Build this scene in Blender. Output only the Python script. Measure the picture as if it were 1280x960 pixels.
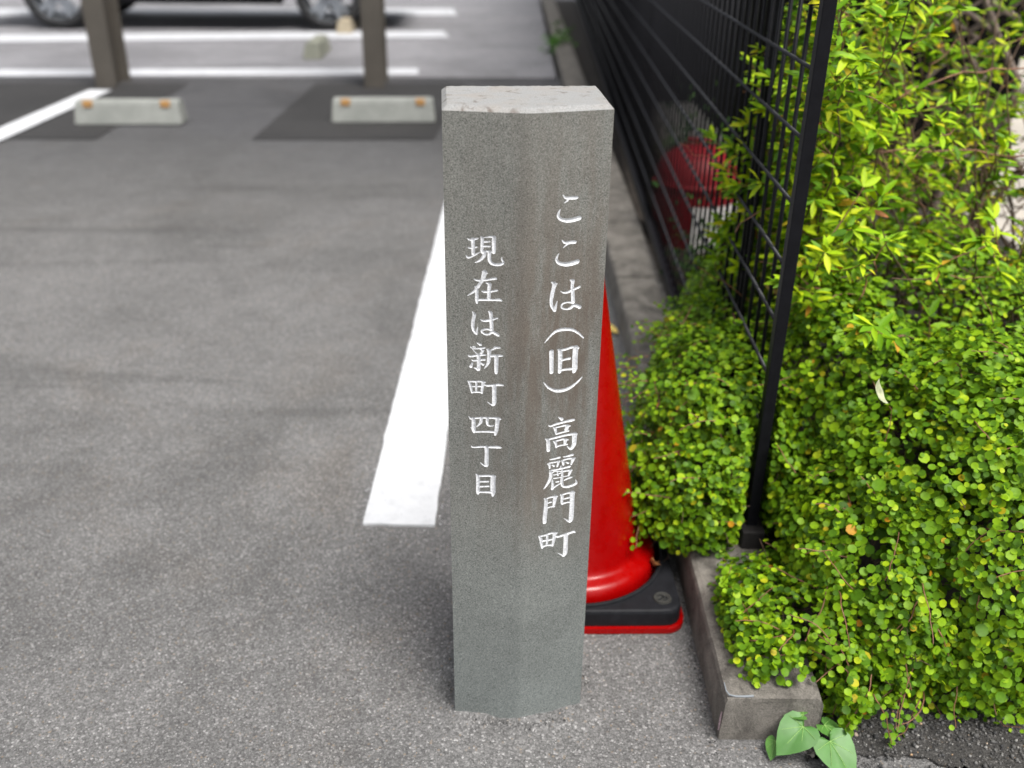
import bpy, bmesh, math, random
import numpy as np
from mathutils import Vector, Matrix, noise as mnoise

random.seed(7)
RNG = np.random.default_rng(7)
for _o in list(bpy.data.objects):
    bpy.data.objects.remove(_o)
SC = bpy.context.scene
COL = SC.collection

# ---------------------------------------------------------------- camera
PITCH = math.atan(600 / 1190.0)
ROLL = math.atan(28 / 2361.0)
CAM = Vector((0, 0, 1.15))
_fw = Vector((0, math.cos(PITCH), -math.sin(PITCH)))
_rt0 = Vector((1, 0, 0))
_up0 = _rt0.cross(_fw)
_rt = _rt0 * math.cos(ROLL) + _up0 * math.sin(ROLL)
_up = _up0 * math.cos(ROLL) - _rt0 * math.sin(ROLL)
cd = bpy.data.cameras.new('camera')
cam = bpy.data.objects.new('camera', cd)
COL.objects.link(cam)
cam.matrix_world = Matrix(((_rt.x, _up.x, -_fw.x, CAM.x), (_rt.y, _up.y, -_fw.y, CAM.y),
                           (_rt.z, _up.z, -_fw.z, CAM.z), (0, 0, 0, 1)))
cd.sensor_width = 36.0
cd.lens = 36.0 * 1190 / 1280
cd.clip_start = 0.05
cd.clip_end = 500
cd.dof.use_dof = True
cd.dof.focus_distance = 1.26
cd.dof.aperture_fstop = 2.9
cd.dof.aperture_blades = 9
SC.camera = cam

# ---------------------------------------------------------------- daylight
SUN_EL = math.radians(63)
SUN_DIR = Vector((0.40, -0.56, 0)).normalized() * math.cos(SUN_EL) + Vector((0, 0, math.sin(SUN_EL)))
w = bpy.data.worlds.new('World')
SC.world = w
w.use_nodes = True
nt = w.node_tree
nt.nodes.clear()
sky = nt.nodes.new('ShaderNodeTexSky')
sky.sky_type = 'NISHITA'
sky.sun_disc = False
sky.sun_elevation = SUN_EL
sky.sun_rotation = math.atan2(SUN_DIR.x, SUN_DIR.y)
sky.air_density = 1.0
sky.dust_density = 4.0
hsv = nt.nodes.new('ShaderNodeHueSaturation')
hsv.inputs['Saturation'].default_value = 0.22
bg = nt.nodes.new('ShaderNodeBackground')
bg.inputs['Strength'].default_value = 0.11
wo = nt.nodes.new('ShaderNodeOutputWorld')
nt.links.new(sky.outputs[0], hsv.inputs['Color'])
nt.links.new(hsv.outputs[0], bg.inputs['Color'])
nt.links.new(bg.outputs[0], wo.inputs[0])
sd = bpy.data.lights.new('sun', 'SUN')
sd.energy = 2.15
sd.angle = math.radians(27)
sd.color = (1.0, 0.965, 0.91)
sun = bpy.data.objects.new('sun', sd)
COL.objects.link(sun)
sun.rotation_euler = SUN_DIR.to_track_quat('Z', 'Y').to_euler()
sun.location = SUN_DIR * 30
SC.view_settings.view_transform = 'Standard'
SC.view_settings.look = 'None'
SC.view_settings.exposure = 0.9
SC.view_settings.gamma = 1.0
SC.view_settings.use_curve_mapping = False
SC.render.engine = 'CYCLES'
SC.cycles.use_denoising = True
SC.cycles.max_bounces = 8
SC.cycles.transparent_max_bounces = 8


# ---------------------------------------------------------------- helpers
def tag(o, label=None, cat=None, group=None, kind=None):
    if label: o['label'] = label
    if cat: o['category'] = cat
    if group: o['group'] = group
    if kind: o['kind'] = kind
    return o


def empty(name, loc=(0, 0, 0), rz=0.0, label=None, cat=None, group=None):
    o = bpy.data.objects.new(name, None)
    COL.objects.link(o)
    o.location = loc
    o.rotation_euler = (0, 0, rz)
    o.empty_display_size = 0.05
    return tag(o, label, cat, group)


def link(name, me, parent=None):
    o = bpy.data.objects.new(name, me)
    COL.objects.link(o)
    if parent: o.parent = parent
    return o


def pymesh(name, verts, faces, mat, parent=None, smooth=False):
    me = bpy.data.meshes.new(name)
    me.from_pydata([tuple(v) for v in verts], [], faces)
    me.materials.append(mat)
    if smooth:
        me.shade_smooth()
    me.update()
    return link(name, me, parent)


def npmesh(name, V, Fq, mat, parent=None, smooth=False):
    """V (n,3) array, Fq (m,k) array of equal sided faces"""
    me = bpy.data.meshes.new(name)
    k = Fq.shape[1]
    me.vertices.add(len(V))
    me.vertices.foreach_set('co', np.ascontiguousarray(V, dtype=np.float32).ravel())
    me.loops.add(len(Fq) * k)
    me.loops.foreach_set('vertex_index', np.ascontiguousarray(Fq, dtype=np.int32).ravel())
    me.polygons.add(len(Fq))
    me.polygons.foreach_set('loop_start', np.arange(0, len(Fq) * k, k, dtype=np.int32))
    me.polygons.foreach_set('loop_total', np.full(len(Fq), k, dtype=np.int32))
    if smooth:
        me.polygons.foreach_set('use_smooth', np.ones(len(Fq), dtype=bool))
    me.materials.append(mat)
    me.update(calc_edges=True)
    me.validate()
    return link(name, me, parent)


def bmobj(name, bm, mat, parent=None, smooth=False):
    me = bpy.data.meshes.new(name)
    bm.normal_update()
    bm.to_mesh(me)
    bm.free()
    me.materials.append(mat)
    if smooth: me.shade_smooth()
    return link(name, me, parent)


def box(name, x0, x1, y0, y1, z0, z1, mat, parent=None, bevel=0.0, seg=2):
    bm = bmesh.new()
    vs = [bm.verts.new((x, y, z)) for z in (z0, z1) for y in (y0, y1) for x in (x0, x1)]
    for f in ((0, 2, 3, 1), (4, 5, 7, 6), (0, 1, 5, 4), (2, 6, 7, 3), (0, 4, 6, 2), (1, 3, 7, 5)):
        bm.faces.new([vs[i] for i in f])
    if bevel > 0:
        bmesh.ops.bevel(bm, geom=bm.edges[:], offset=bevel, segments=seg, affect='EDGES', profile=0.6)
    return bmobj(name, bm, mat, parent)


def prism(name, poly, z0, z1, mat, parent=None, bevel=0.0, seg=2, smooth=False):
    bm = bmesh.new()
    a = [bm.verts.new((p[0], p[1], z0)) for p in poly]
    b = [bm.verts.new((p[0], p[1], z1)) for p in poly]
    n = len(poly)
    bm.faces.new(list(reversed(a)))
    bm.faces.new(b)
    for i in range(n):
        bm.faces.new((a[i], a[(i + 1) % n], b[(i + 1) % n], b[i]))
    if bevel:
        bmesh.ops.bevel(bm, geom=[e for e in bm.edges if e.verts[0].co.z > z1 - 1e-6 and e.verts[1].co.z > z1 - 1e-6],
                        offset=bevel, segments=seg, affect='EDGES', profile=0.6)
    return bmobj(name, bm, mat, parent, smooth)


def lathe_data(prof, n=48, c=(0, 0)):
    V, F = [], []
    m = len(prof)
    for i in range(n):
        a = 2 * math.pi * i / n
        for r, z in prof:
            V.append((c[0] + r * math.cos(a), c[1] + r * math.sin(a), z))
    for i in range(n):
        j = (i + 1) % n
        for k in range(m - 1):
            F.append((i * m + k, j * m + k, j * m + k + 1, i * m + k + 1))
    return V, F


class Tubes:
    """many thin round stems collected in one mesh"""
    def __init__(self): self.V, self.F, self.n = [], [], 0

    def add(self, pts, r0, r1, sides=4):
        pts = [Vector(p) for p in pts]
        m = len(pts)
        if m < 2: return
        base = self.n
        for i, p in enumerate(pts):
            d = (pts[min(i + 1, m - 1)] - pts[max(i - 1, 0)])
            if d.length < 1e-9: d = Vector((0, 0, 1))
            d.normalize()
            s = d.cross(Vector((0.31, 0.2, 0.93)))
            if s.length < 1e-4: s = d.cross(Vector((1, 0, 0)))
            s.normalize()
            t = d.cross(s)
            r = r0 + (r1 - r0) * i / (m - 1)
            for k in range(sides):
                a = 2 * math.pi * k / sides
                q = p + s * (r * math.cos(a)) + t * (r * math.sin(a))
                self.V.append((q.x, q.y, q.z))
        for i in range(m - 1):
            for k in range(sides):
                a = base + i * sides + k
                b = base + i * sides + (k + 1) % sides
                self.F.append((a, b, b + sides, a + sides))
        self.n += m * sides

    def build(self, name, mat, parent=None):
        return npmesh(name, np.array(self.V), np.array(self.F), mat, parent, True)


# ---------------------------------------------------------------- materials
def newmat(name):
    m = bpy.data.materials.new(name)
    m.use_nodes = True
    t = m.node_tree
    b = t.nodes['Principled BSDF']
    return m, t, b


def N(t, kind, **kw):
    n = t.nodes.new(kind)
    for k, v in kw.items():
        if k in n.inputs:
            n.inputs[k].default_value = v
        else:
            setattr(n, k, v)
    return n


def ramp(t, src, stops, interp='LINEAR'):
    r = t.nodes.new('ShaderNodeValToRGB')
    r.color_ramp.interpolation = interp
    els = r.color_ramp.elements
    while len(els) < len(stops): els.new(0.5)
    for e, (p, c) in zip(els, stops):
        e.position = p
        e.color = (c, c, c, 1) if isinstance(c, (int, float)) else (*c, 1)
    t.links.new(src, r.inputs[0])
    return r.outputs[0]


def mixc(t, fac, a, b, mode='MIX'):
    m = t.nodes.new('ShaderNodeMix')
    m.data_type = 'RGBA'
    m.blend_type = mode
    for sock, v in ((m.inputs[0], fac), (m.inputs[6], a), (m.inputs[7], b)):
        if isinstance(v, bpy.types.NodeSocket): t.links.new(v, sock)
        elif isinstance(v, (int, float)): sock.default_value = v
        else: sock.default_value = (*v, 1)
    return m.outputs[2]


def bump(t, b, h, strength, dist, prev=None):
    n = t.nodes.new('ShaderNodeBump')
    n.inputs['Strength'].default_value = strength
    n.inputs['Distance'].default_value = dist
    t.links.new(h, n.inputs['Height'])
    if prev: t.links.new(prev, n.inputs['Normal'])
    t.links.new(n.outputs[0], b.inputs['Normal'])
    return n.outputs[0]


def tex(t, kind='ShaderNodeTexNoise', scale=5.0, coord='Object', **kw):
    c = t.nodes.new('ShaderNodeTexCoord')
    n = t.nodes.new(kind)
    n.inputs['Scale'].default_value = scale
    for k, v in kw.items():
        if k in n.inputs: n.inputs[k].default_value = v
        else: setattr(n, k, v)
    t.links.new(c.outputs[coord], n.inputs['Vector'])
    return n


def simple(name, col, rough=0.6, var=0.15, vscale=20.0, bump_s=0.0, bscale=200.0, metal=0.0, spec=0.5):
    m, t, b = newmat(name)
    n = tex(t, scale=vscale, Detail=6.0, Roughness=0.65)
    lo = tuple(c * (1 - var) for c in col)
    hi = tuple(min(1, c * (1 + var)) for c in col)
    t.links.new(ramp(t, n.outputs[0], [(0.3, lo), (0.7, hi)]), b.inputs['Base Color'])
    b.inputs['Roughness'].default_value = rough
    b.inputs['Metallic'].default_value = metal
    b.inputs['Specular IOR Level'].default_value = spec
    if bump_s:
        bump(t, b, tex(t, scale=bscale, Detail=4.0).outputs[0], bump_s, 0.002)
    return m


def asphalt(name, base, tint=(1.0, 0.985, 0.97), stain=0.45, speck=1.0, bs=0.8, bay_tone=False):
    m, t, b = newmat(name)
    v1 = tex(t, 'ShaderNodeTexVoronoi', 310.0, Randomness=1.0)
    v2 = tex(t, 'ShaderNodeTexVoronoi', 520.0, Randomness=1.0)
    big = tex(t, scale=1.1, Detail=5.0, Roughness=0.6, Distortion=0.6)
    mid = tex(t, scale=9.0, Detail=6.0, Roughness=0.7)
    fine = tex(t, scale=420.0, Detail=3.0, Roughness=0.7)
    sep = t.nodes.new('ShaderNodeSeparateColor')
    t.links.new(v1.outputs['Color'], sep.inputs[0])
    sep2 = t.nodes.new('ShaderNodeSeparateColor')
    t.links.new(v2.outputs['Color'], sep2.inputs[0])
    B = [base * k for k in tint]
    c = lambda k: tuple(min(1, x * k) for x in B)
    stones = ramp(t, sep.outputs[0], [(0.0, c(0.38)), (0.4, c(0.85)), (0.8, c(1.2)), (0.94, c(1.9)), (1.0, c(3.4 * speck))])
    stones2 = ramp(t, sep2.outputs[1], [(0.0, c(0.45)), (0.6, c(0.95)), (0.9, c(1.35)), (0.985, c(2.0)), (1.0, c(4.2 * speck))])
    col = mixc(t, 0.5, stones, stones2)
    # warm / rusty single chips
    chip = ramp(t, sep.outputs[1], [(0.0, 0.0), (0.975, 0.0), (0.99, 0.35)])
    col = mixc(t, chip, col, (base * 2.2, base * 1.6, base * 1.0))
    gaps = ramp(t, v1.outputs['Distance'], [(0.0, 1.0), (0.55, 1.0), (0.95, 0.45)])
    col = mixc(t, 0.8, col, gaps, 'MULTIPLY')
    st = ramp(t, big.outputs[0], [(0.32, 1.0 - stain), (0.5, 0.92), (0.68, 1.12)])
    col = mixc(t, 1.0, col, st, 'MULTIPLY')
    st2 = ramp(t, mid.outputs[0], [(0.3, 0.85), (0.7, 1.1)])
    col = mixc(t, 1.0, col, st2, 'MULTIPLY')
    if bay_tone:  # base colour darkens deeper into the bay; brown blotches and scuffs on top
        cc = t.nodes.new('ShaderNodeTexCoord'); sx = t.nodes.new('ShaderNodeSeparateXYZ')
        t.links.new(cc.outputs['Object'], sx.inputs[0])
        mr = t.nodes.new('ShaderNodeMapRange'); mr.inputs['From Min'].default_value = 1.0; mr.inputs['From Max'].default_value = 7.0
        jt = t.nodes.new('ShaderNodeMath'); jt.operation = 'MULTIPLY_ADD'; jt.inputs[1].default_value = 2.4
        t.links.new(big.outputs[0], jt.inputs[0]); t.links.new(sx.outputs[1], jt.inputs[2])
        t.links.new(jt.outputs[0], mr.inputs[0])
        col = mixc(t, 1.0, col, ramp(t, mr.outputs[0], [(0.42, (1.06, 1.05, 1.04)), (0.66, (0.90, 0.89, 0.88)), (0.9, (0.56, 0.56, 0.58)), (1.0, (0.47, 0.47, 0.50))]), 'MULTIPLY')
        bs_ = tex(t, scale=1.7, Detail=5.0, Roughness=0.65, Distortion=1.2)
        col = mixc(t, ramp(t, bs_.outputs[0], [(0.54, 0.0), (0.70, 0.28)]), col, mixc(t, 1.0, col, (0.86, 0.74, 0.62), 'MULTIPLY'))
        # long tyre scuffs across the bay
        mp = t.nodes.new('ShaderNodeMapping'); mp.inputs['Scale'].default_value = (0.55, 3.2, 1); mp.inputs['Rotation'].default_value = (0, 0, 0.25)
        t.links.new(cc.outputs['Object'], mp.inputs[0])
        sc = t.nodes.new('ShaderNodeTexNoise'); sc.inputs['Scale'].default_value = 1.3; sc.inputs['Detail'].default_value = 4.0; sc.inputs['Distortion'].default_value = 0.8
        t.links.new(mp.outputs[0], sc.inputs['Vector'])
        col = mixc(t, 1.0, col, ramp(t, sc.outputs[0], [(0.30, 0.78), (0.38, 0.97), (0.7, 1.04)]), 'MULTIPLY')
    t.links.new(col, b.inputs['Base Color'])
    b.inputs['Roughness'].default_value = 0.82
    b.inputs['Specular IOR Level'].default_value = 0.4
    inv = ramp(t, v1.outputs['Distance'], [(0.0, 1.0), (0.9, 0.0)])
    h = mixc(t, 0.5, inv, fine.outputs[0])
    bump(t, b, h, bs, 0.0035)
    return m


M = {}
M['asphalt'] = asphalt('asphalt', 0.158, (1.0, 0.99, 0.988), 0.36, bay_tone=True)
M['asphalt_dark'] = asphalt('asphalt_dark', 0.033, (1.0, 0.97, 0.98), 0.3, 0.4, 0.5)
M['dark_ground'] = asphalt('dark_coarse_ground', 0.06, (1.0, 0.95, 0.9), 0.3, 1.6, 1.0)
M['asphalt_old'] = asphalt('asphalt_old', 0.25, (0.98, 0.97, 1.03), 0.25, 0.6, 0.5)


def m_paint():
    m, t, b = newmat('road_paint')
    n = tex(t, scale=30.0, Detail=8.0, Roughness=0.7)
    d = tex(t, scale=260.0, Detail=2.0)
    col = ramp(t, n.outputs[0], [(0.25, (0.44, 0.45, 0.47)), (0.45, (0.56, 0.57, 0.59)), (0.6, (0.60, 0.61, 0.63))])
    dots = ramp(t, d.outputs[0], [(0.0, 0.55), (0.27, 0.55), (0.3, 1.0)])
    t.links.new(mixc(t, 1.0, col, dots, 'MULTIPLY'), b.inputs['Base Color'])
    b.inputs['Roughness'].default_value = 0.6
    bump(t, b, tex(t, scale=300.0, Detail=4.0).outputs[0], 0.25, 0.002)
    return m


M['paint'] = m_paint()


def m_stone():
    m, t, b = newmat('andesite')
    g1 = tex(t, scale=620.0, Detail=3.0, Roughness=0.8)
    g2 = tex(t, 'ShaderNodeTexVoronoi', 700.0)
    big = tex(t, scale=7.0, Detail=6.0, Roughness=0.65, Distortion=0.4)
    col = ramp(t, g1.outputs[0], [(0.30, (0.082, 0.086, 0.080)), (0.5, (0.170, 0.176, 0.166)), (0.70, (0.335, 0.337, 0.322))])
    sp = t.nodes.new('ShaderNodeSeparateColor')
    t.links.new(g2.outputs['Color'], sp.inputs[0])
    dark = ramp(t, sp.outputs[0], [(0.0, 0.5), (0.06, 0.55), (0.1, 1.0)])
    col = mixc(t, 0.8, col, dark, 'MULTIPLY')
    # brown run-off stains under the letters, streaked downwards
    c = t.nodes.new('ShaderNodeTexCoord')
    mp = t.nodes.new('ShaderNodeMapping')
    mp.inputs['Scale'].default_value = (26, 26, 3.2)
    t.links.new(c.outputs['Object'], mp.inputs[0])
    n3 = t.nodes.new('ShaderNodeTexNoise')
    n3.inputs['Scale'].default_value = 1.6
    n3.inputs['Detail'].default_value = 8.0
    n3.inputs['Roughness'].default_value = 0.7
    t.links.new(mp.outputs[0], n3.inputs['Vector'])
    st = ramp(t, n3.outputs[0], [(0.36, 0.0), (0.56, 1.0)])
    sx = t.nodes.new('ShaderNodeSeparateXYZ')
    t.links.new(c.outputs['Object'], sx.inputs[0])
    zone = ramp(t, sx.outputs[2], [(0.28, 0.0), (0.42, 0.8), (0.66, 1.0), (0.80, 0.6), (0.93, 0.3)])
    zx = t.nodes.new('ShaderNodeMapRange')
    zx.inputs['From Min'].default_value = -0.09
    zx.inputs['From Max'].default_value = 0.115
    t.links.new(sx.outputs[0], zx.inputs[0])
    zonx = ramp(t, zx.outputs[0], [(0.0, 0.15), (0.3, 0.45), (0.55, 0.9), (0.9, 1.0), (1.0, 0.8)])
    fac = t.nodes.new('ShaderNodeMath'); fac.operation = 'MULTIPLY'
    t.links.new(st, fac.inputs[0]); t.links.new(zone, fac.inputs[1])
    fac2 = t.nodes.new('ShaderNodeMath'); fac2.operation = 'MULTIPLY'
    t.links.new(fac.outputs[0], fac2.inputs[0]); t.links.new(zonx, fac2.inputs[1])
    col = mixc(t, fac2.outputs[0], col, mixc(t, 0.85, col, (0.115, 0.089, 0.071)))
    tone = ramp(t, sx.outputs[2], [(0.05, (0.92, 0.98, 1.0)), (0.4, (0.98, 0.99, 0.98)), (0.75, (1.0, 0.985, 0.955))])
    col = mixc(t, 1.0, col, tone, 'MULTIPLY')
    wide = ramp(t, big.outputs[0], [(0.3, 0.86), (0.7, 1.1)])
    col = mixc(t, 1.0, col, wide, 'MULTIPLY')
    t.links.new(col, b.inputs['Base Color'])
    b.inputs['Roughness'].default_value = 0.75
    b.inputs['Specular IOR Level'].default_value = 0.35
    bump(t, b, g1.outputs[0], 0.35, 0.0012)
    return m


M['stone'] = m_stone()


def m_stonetop():
    m, t, b = newmat('andesite_worn_top')
    g1 = tex(t, scale=500.0, Detail=3.0, Roughness=0.8)
    n2 = tex(t, scale=28.0, Detail=5.0, Distortion=0.5)
    col = ramp(t, g1.outputs[0], [(0.3, (0.185, 0.187, 0.185)), (0.7, (0.33, 0.33, 0.325))])
    st = ramp(t, n2.outputs[0], [(0.45, 0.0), (0.7, 0.7)])
    col = mixc(t, st, col, mixc(t, 0.6, col, (0.27, 0.23, 0.19)))
    sp = ramp(t, tex(t, scale=46.0, Detail=4.0, Distortion=1.0).outputs[0], [(0.60, 0.0), (0.72, 0.75)])
    col = mixc(t, sp, col, (0.10, 0.075, 0.06))
    t.links.new(col, b.inputs['Base Color'])
    b.inputs['Roughness'].default_value = 0.75
    bump(t, b, g1.outputs[0], 0.5, 0.0015)
    return m


M['stone_top'] = m_stonetop()
M['letter'] = simple('engraving_paint', (0.64, 0.65, 0.67), 0.65, 0.30, 260.0, 0.5, 500.0)


def m_concrete(name, col, dark, sc=1.0):
    m, t, b = newmat(name)
    a = tex(t, scale=14.0 * sc, Detail=8.0, Roughness=0.7, Distortion=0.5)
    f = tex(t, scale=350.0, Detail=3.0, Roughness=0.75)
    c1 = ramp(t, a.outputs[0], [(0.3, dark), (0.65, col)])
    c2 = ramp(t, f.outputs[0], [(0.3, 0.55), (0.5, 0.95), (0.72, 1.4)])
    t.links.new(mixc(t, 1.0, c1, c2, 'MULTIPLY'), b.inputs['Base Color'])
    b.inputs['Roughness'].default_value = 0.88
    p = bump(t, b, f.outputs[0], 0.5, 0.0016)
    bump(t, b, a.outputs[0], 0.4, 0.008, p)
    return m


M['stop_dark'] = m_concrete('greenish_concrete', (0.27, 0.275, 0.225), (0.17, 0.18, 0.14), 0.6)  # darker, greener concrete than the other stops
M['paint_worn'] = m_concrete('worn_road_paint', (0.56, 0.57, 0.60), (0.44, 0.45, 0.47), 0.4)
M['stop_beige'] = m_concrete('beige_concrete', (0.42, 0.36, 0.26), (0.32, 0.27, 0.19), 0.6)
M['kerb'] = m_concrete('kerb_concrete', (0.225, 0.207, 0.182), (0.055, 0.049, 0.042))
M['stop'] = m_concrete('wheel_stop_concrete', (0.29, 0.30, 0.28), (0.21, 0.22, 0.205), 0.6)
M['paving'] = m_concrete('garden_paving', (0.50, 0.46, 0.40), (0.36, 0.33, 0.29), 0.3)
M['soil'] = m_concrete('soil', (0.035, 0.026, 0.019), (0.012, 0.010, 0.008))
M['black_metal'] = simple('black_powder_coat', (0.007, 0.007, 0.009), 0.45, 0.2, 60.0, 0.15, 700.0, spec=0.12)
M['rail_metal'] = simple('rail_powder_coat', (0.010, 0.011, 0.015), 0.42, 0.2, 60.0, 0.15, 700.0, spec=0.42)
M['fence_cap'] = simple('post_cap_plastic', (0.022, 0.020, 0.020), 0.6, 0.3, 120.0, spec=0.3)
M['post_brown'] = simple('brown_grey_steel', (0.085, 0.076, 0.065), 0.55, 0.12, 6.0, spec=0.3)
M['siding'] = simple('black_siding', (0.0045, 0.004, 0.0036), 0.8, 0.4, 3.0, spec=0.05)
M['orange'] = simple('orange_reflector', (0.42, 0.23, 0.08), 0.5, 0.1, 30.0)
M['rubber'] = simple('black_rubber', (0.012, 0.0125, 0.015), 0.55, 0.3, 40.0, 0.25, 350.0, spec=0.15)
M['rubber_dusty'] = simple('dusty_rubber_badge', (0.035, 0.035, 0.032), 0.7, 0.3, 90.0, spec=0.25)
M['sealant'] = simple('grey_sealant', (0.20, 0.22, 0.24), 0.5, 0.1, 40.0)
M['pink'] = simple('pink_paint_smear', (0.42, 0.30, 0.33), 0.7, 0.5, 220.0)


def m_red(name, col, rough=0.34):
    m, t, b = newmat(name)
    n = tex(t, scale=18.0, Detail=6.0, Roughness=0.7)
    t.links.new(ramp(t, n.outputs[0], [(0.3, tuple(c * 0.86 for c in col)), (0.7, col)]), b.inputs['Base Color'])
    r = ramp(t, tex(t, scale=60.0, Detail=5.0).outputs[0], [(0.3, rough - 0.08), (0.7, rough + 0.12)])
    t.links.new(r, b.inputs['Roughness'])
    b.inputs['Specular IOR Level'].default_value = 0.3
    bump(t, b, tex(t, scale=5.0, Detail=3.0).outputs[0], 0.08, 0.01)
    return m


M['red'] = m_red('cone_red_plastic', (0.30, 0.0005, 0.0006), 0.27)
M['red_bin'] = m_red('bin_red_plastic', (0.20, 0.002, 0.007), 0.5)
M['white_plastic'] = simple('white_plastic', (0.62, 0.60, 0.58), 0.45, 0.08, 20.0)


def m_leaf(name, stops, per_object=False, trans=0.10, rough=0.48, spec=0.16):
    m, t, b = newmat(name)
    if per_object:
        s = t.nodes.new('ShaderNodeObjectInfo').outputs['Random']
    else:
        s = t.nodes.new('ShaderNodeNewGeometry').outputs['Random Per Island']
    col = ramp(t, s, stops)
    n = tex(t, scale=160.0, Detail=2.0)
    col = mixc(t, 1.0, col, ramp(t, n.outputs[0], [(0.3, 0.85), (0.7, 1.1)]), 'MULTIPLY')
    t.links.new(col, b.inputs['Base Color'])
    b.inputs['Roughness'].default_value = rough
    b.inputs['Specular IOR Level'].default_value = spec
    tr = t.nodes.new('ShaderNodeBsdfTranslucent')
    t.links.new(mixc(t, 1.0, col, (1.25, 1.15, 0.6), 'MULTIPLY'), tr.inputs['Color'])
    mx = t.nodes.new('ShaderNodeMixShader')
    mx.inputs[0].default_value = trans
    t.links.new(b.outputs[0], mx.inputs[1])
    t.links.new(tr.outputs[0], mx.inputs[2])
    t.links.new(mx.outputs[0], t.nodes['Material Output'].inputs['Surface'])
    return m


VINE = [(0.0, (0.036, 0.092, 0.005)), (0.25, (0.080, 0.180, 0.006)), (0.60, (0.138, 0.265, 0.007)),
        (0.90, (0.210, 0.355, 0.008)), (0.975, (0.31, 0.42, 0.010)), (0.995, (0.38, 0.38, 0.015)), (1.0, (0.42, 0.18, 0.012))]
SPIR = [(0.0, (0.05, 0.13, 0.006)), (0.25, (0.12, 0.26, 0.007)), (0.55, (0.24, 0.41, 0.008)),
        (0.90, (0.40, 0.53, 0.011)), (0.982, (0.50, 0.48, 0.02)), (0.992, (0.46, 0.18, 0.03)), (1.0, (0.24, 0.10, 0.04))]
M['vine'] = m_leaf('vine_leaf', VINE)
M['vine_o'] = m_leaf('vine_leaf_single', VINE[1:6], True)
M['spir'] = m_leaf('narrow_leaf', SPIR)
M['spir_o'] = m_leaf('narrow_leaf_single', SPIR[1:6], True)
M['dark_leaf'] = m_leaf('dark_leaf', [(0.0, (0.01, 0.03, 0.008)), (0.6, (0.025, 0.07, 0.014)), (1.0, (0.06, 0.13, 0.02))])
M['weed'] = m_leaf('weed_leaf', [(0.0, (0.03, 0.10, 0.012)), (1.0, (0.08, 0.22, 0.02))])
M['twig_red'] = simple('reddish_stem', (0.21, 0.095, 0.05), 0.55, 0.35, 60.0)
M['twig_brown'] = simple('brown_stem', (0.10, 0.06, 0.035), 0.7, 0.4, 50.0)
M['twig_grey'] = simple('grey_bark', (0.22, 0.17, 0.14), 0.8, 0.35, 40.0, 0.4, 150.0)
M['dead_leaf'] = simple('dead_leaf', (0.36, 0.15, 0.05), 0.7, 0.35, 60.0)
M['yellow_leaf'] = simple('yellow_fallen_leaf', (0.62, 0.46, 0.12), 0.6, 0.2, 60.0)
M['pale_leaf'] = simple('pale_dry_leaf', (0.34, 0.36, 0.22), 0.7, 0.2, 80.0)


# ================================================================ THE SETTING
STONE = [(-0.084, 1.112), (0.0165, 1.099), (0.115, 1.131), (0.107, 1.262), (-0.094, 1.247)]


def poly_dist(P, poly):
    """distance from points (n,2) to polygon outline, negative inside"""
    d = np.full(len(P), 1e9)
    inside = np.zeros(len(P), bool)
    m = len(poly)
    for i in range(m):
        a = np.array(poly[i]); b = np.array(poly[(i + 1) % m])
        e = b - a
        t = np.clip(((P - a) @ e) / (e @ e), 0, 1)
        d = np.minimum(d, np.linalg.norm(P - a - t[:, None] * e, axis=1))
        c = ((a[1] > P[:, 1]) != (b[1] > P[:, 1]))
        with np.errstate(divide='ignore', invalid='ignore'):
            xi = (b[0] - a[0]) * (P[:, 1] - a[1]) / (b[1] - a[1] + 1e-12) + a[0]
        inside ^= c & (P[:, 0] < xi)
    return np.where(inside, -d, d)


def wob(P, k, s=0.0):
    """cheap smooth noise, about -1..1"""
    P = np.asarray(P)
    r = np.zeros(len(P))
    ph = s
    for f, a in ((1.0, 0.5), (2.13, 0.28), (4.31, 0.16), (8.7, 0.09)):
        q = P * k * f
        r += a * np.sin(q[:, 0] * 1.3 + 2.1 * np.sin(q[:, 1] * 0.9 + ph) + ph) * np.cos(q[:, 1] * 1.1 + 1.7 * np.sin(q[:, 0] * 0.8 - ph))
        if P.shape[1] > 2: r += a * 0.6 * np.sin(q[:, 2] * 1.2 + 1.3 * q[:, 0] * 0.5 + ph)
        ph += 1.7
    return r


def ground():
    xs = np.concatenate([[-70, -25, -10, -5, -2.6], np.arange(-1.5, 1.5, 0.012), [2.6, 5, 10, 25, 70]])
    ys = np.concatenate([[-40, -12, -4, -1], np.arange(0.3, 2.6, 0.012), [3.4, 5, 8, 14, 25, 50, 90]])
    X, Y = np.meshgrid(xs, ys)
    P = np.stack([X.ravel(), Y.ravel()], 1)
    fade = np.clip((1.5 - np.abs(P[:, 0])) / 0.3, 0, 1) * np.clip((P[:, 1] - 0.3) / 0.15, 0, 1) * np.clip((2.55 - P[:, 1]) / 0.4, 0, 1)
    z = 0.0016 * wob(P, 26, 0.3) + 0.002 * wob(P, 5, 1.1)
    d = np.maximum(poly_dist(P, STONE), 0)
    z += np.exp(-(d / 0.022) ** 2) * (0.007 + 0.009 * wob(P, 30, 2.2))
    z = z * fade
    V = np.stack([P[:, 0], P[:, 1], z], 1)
    nx, ny = len(xs), len(ys)
    i = (np.arange(ny - 1)[:, None] * nx + np.arange(nx - 1)[None]).ravel()
    F = np.stack([i, i + 1, i + nx + 1, i + nx], 1)
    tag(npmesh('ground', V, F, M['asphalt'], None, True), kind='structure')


ground()


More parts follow.
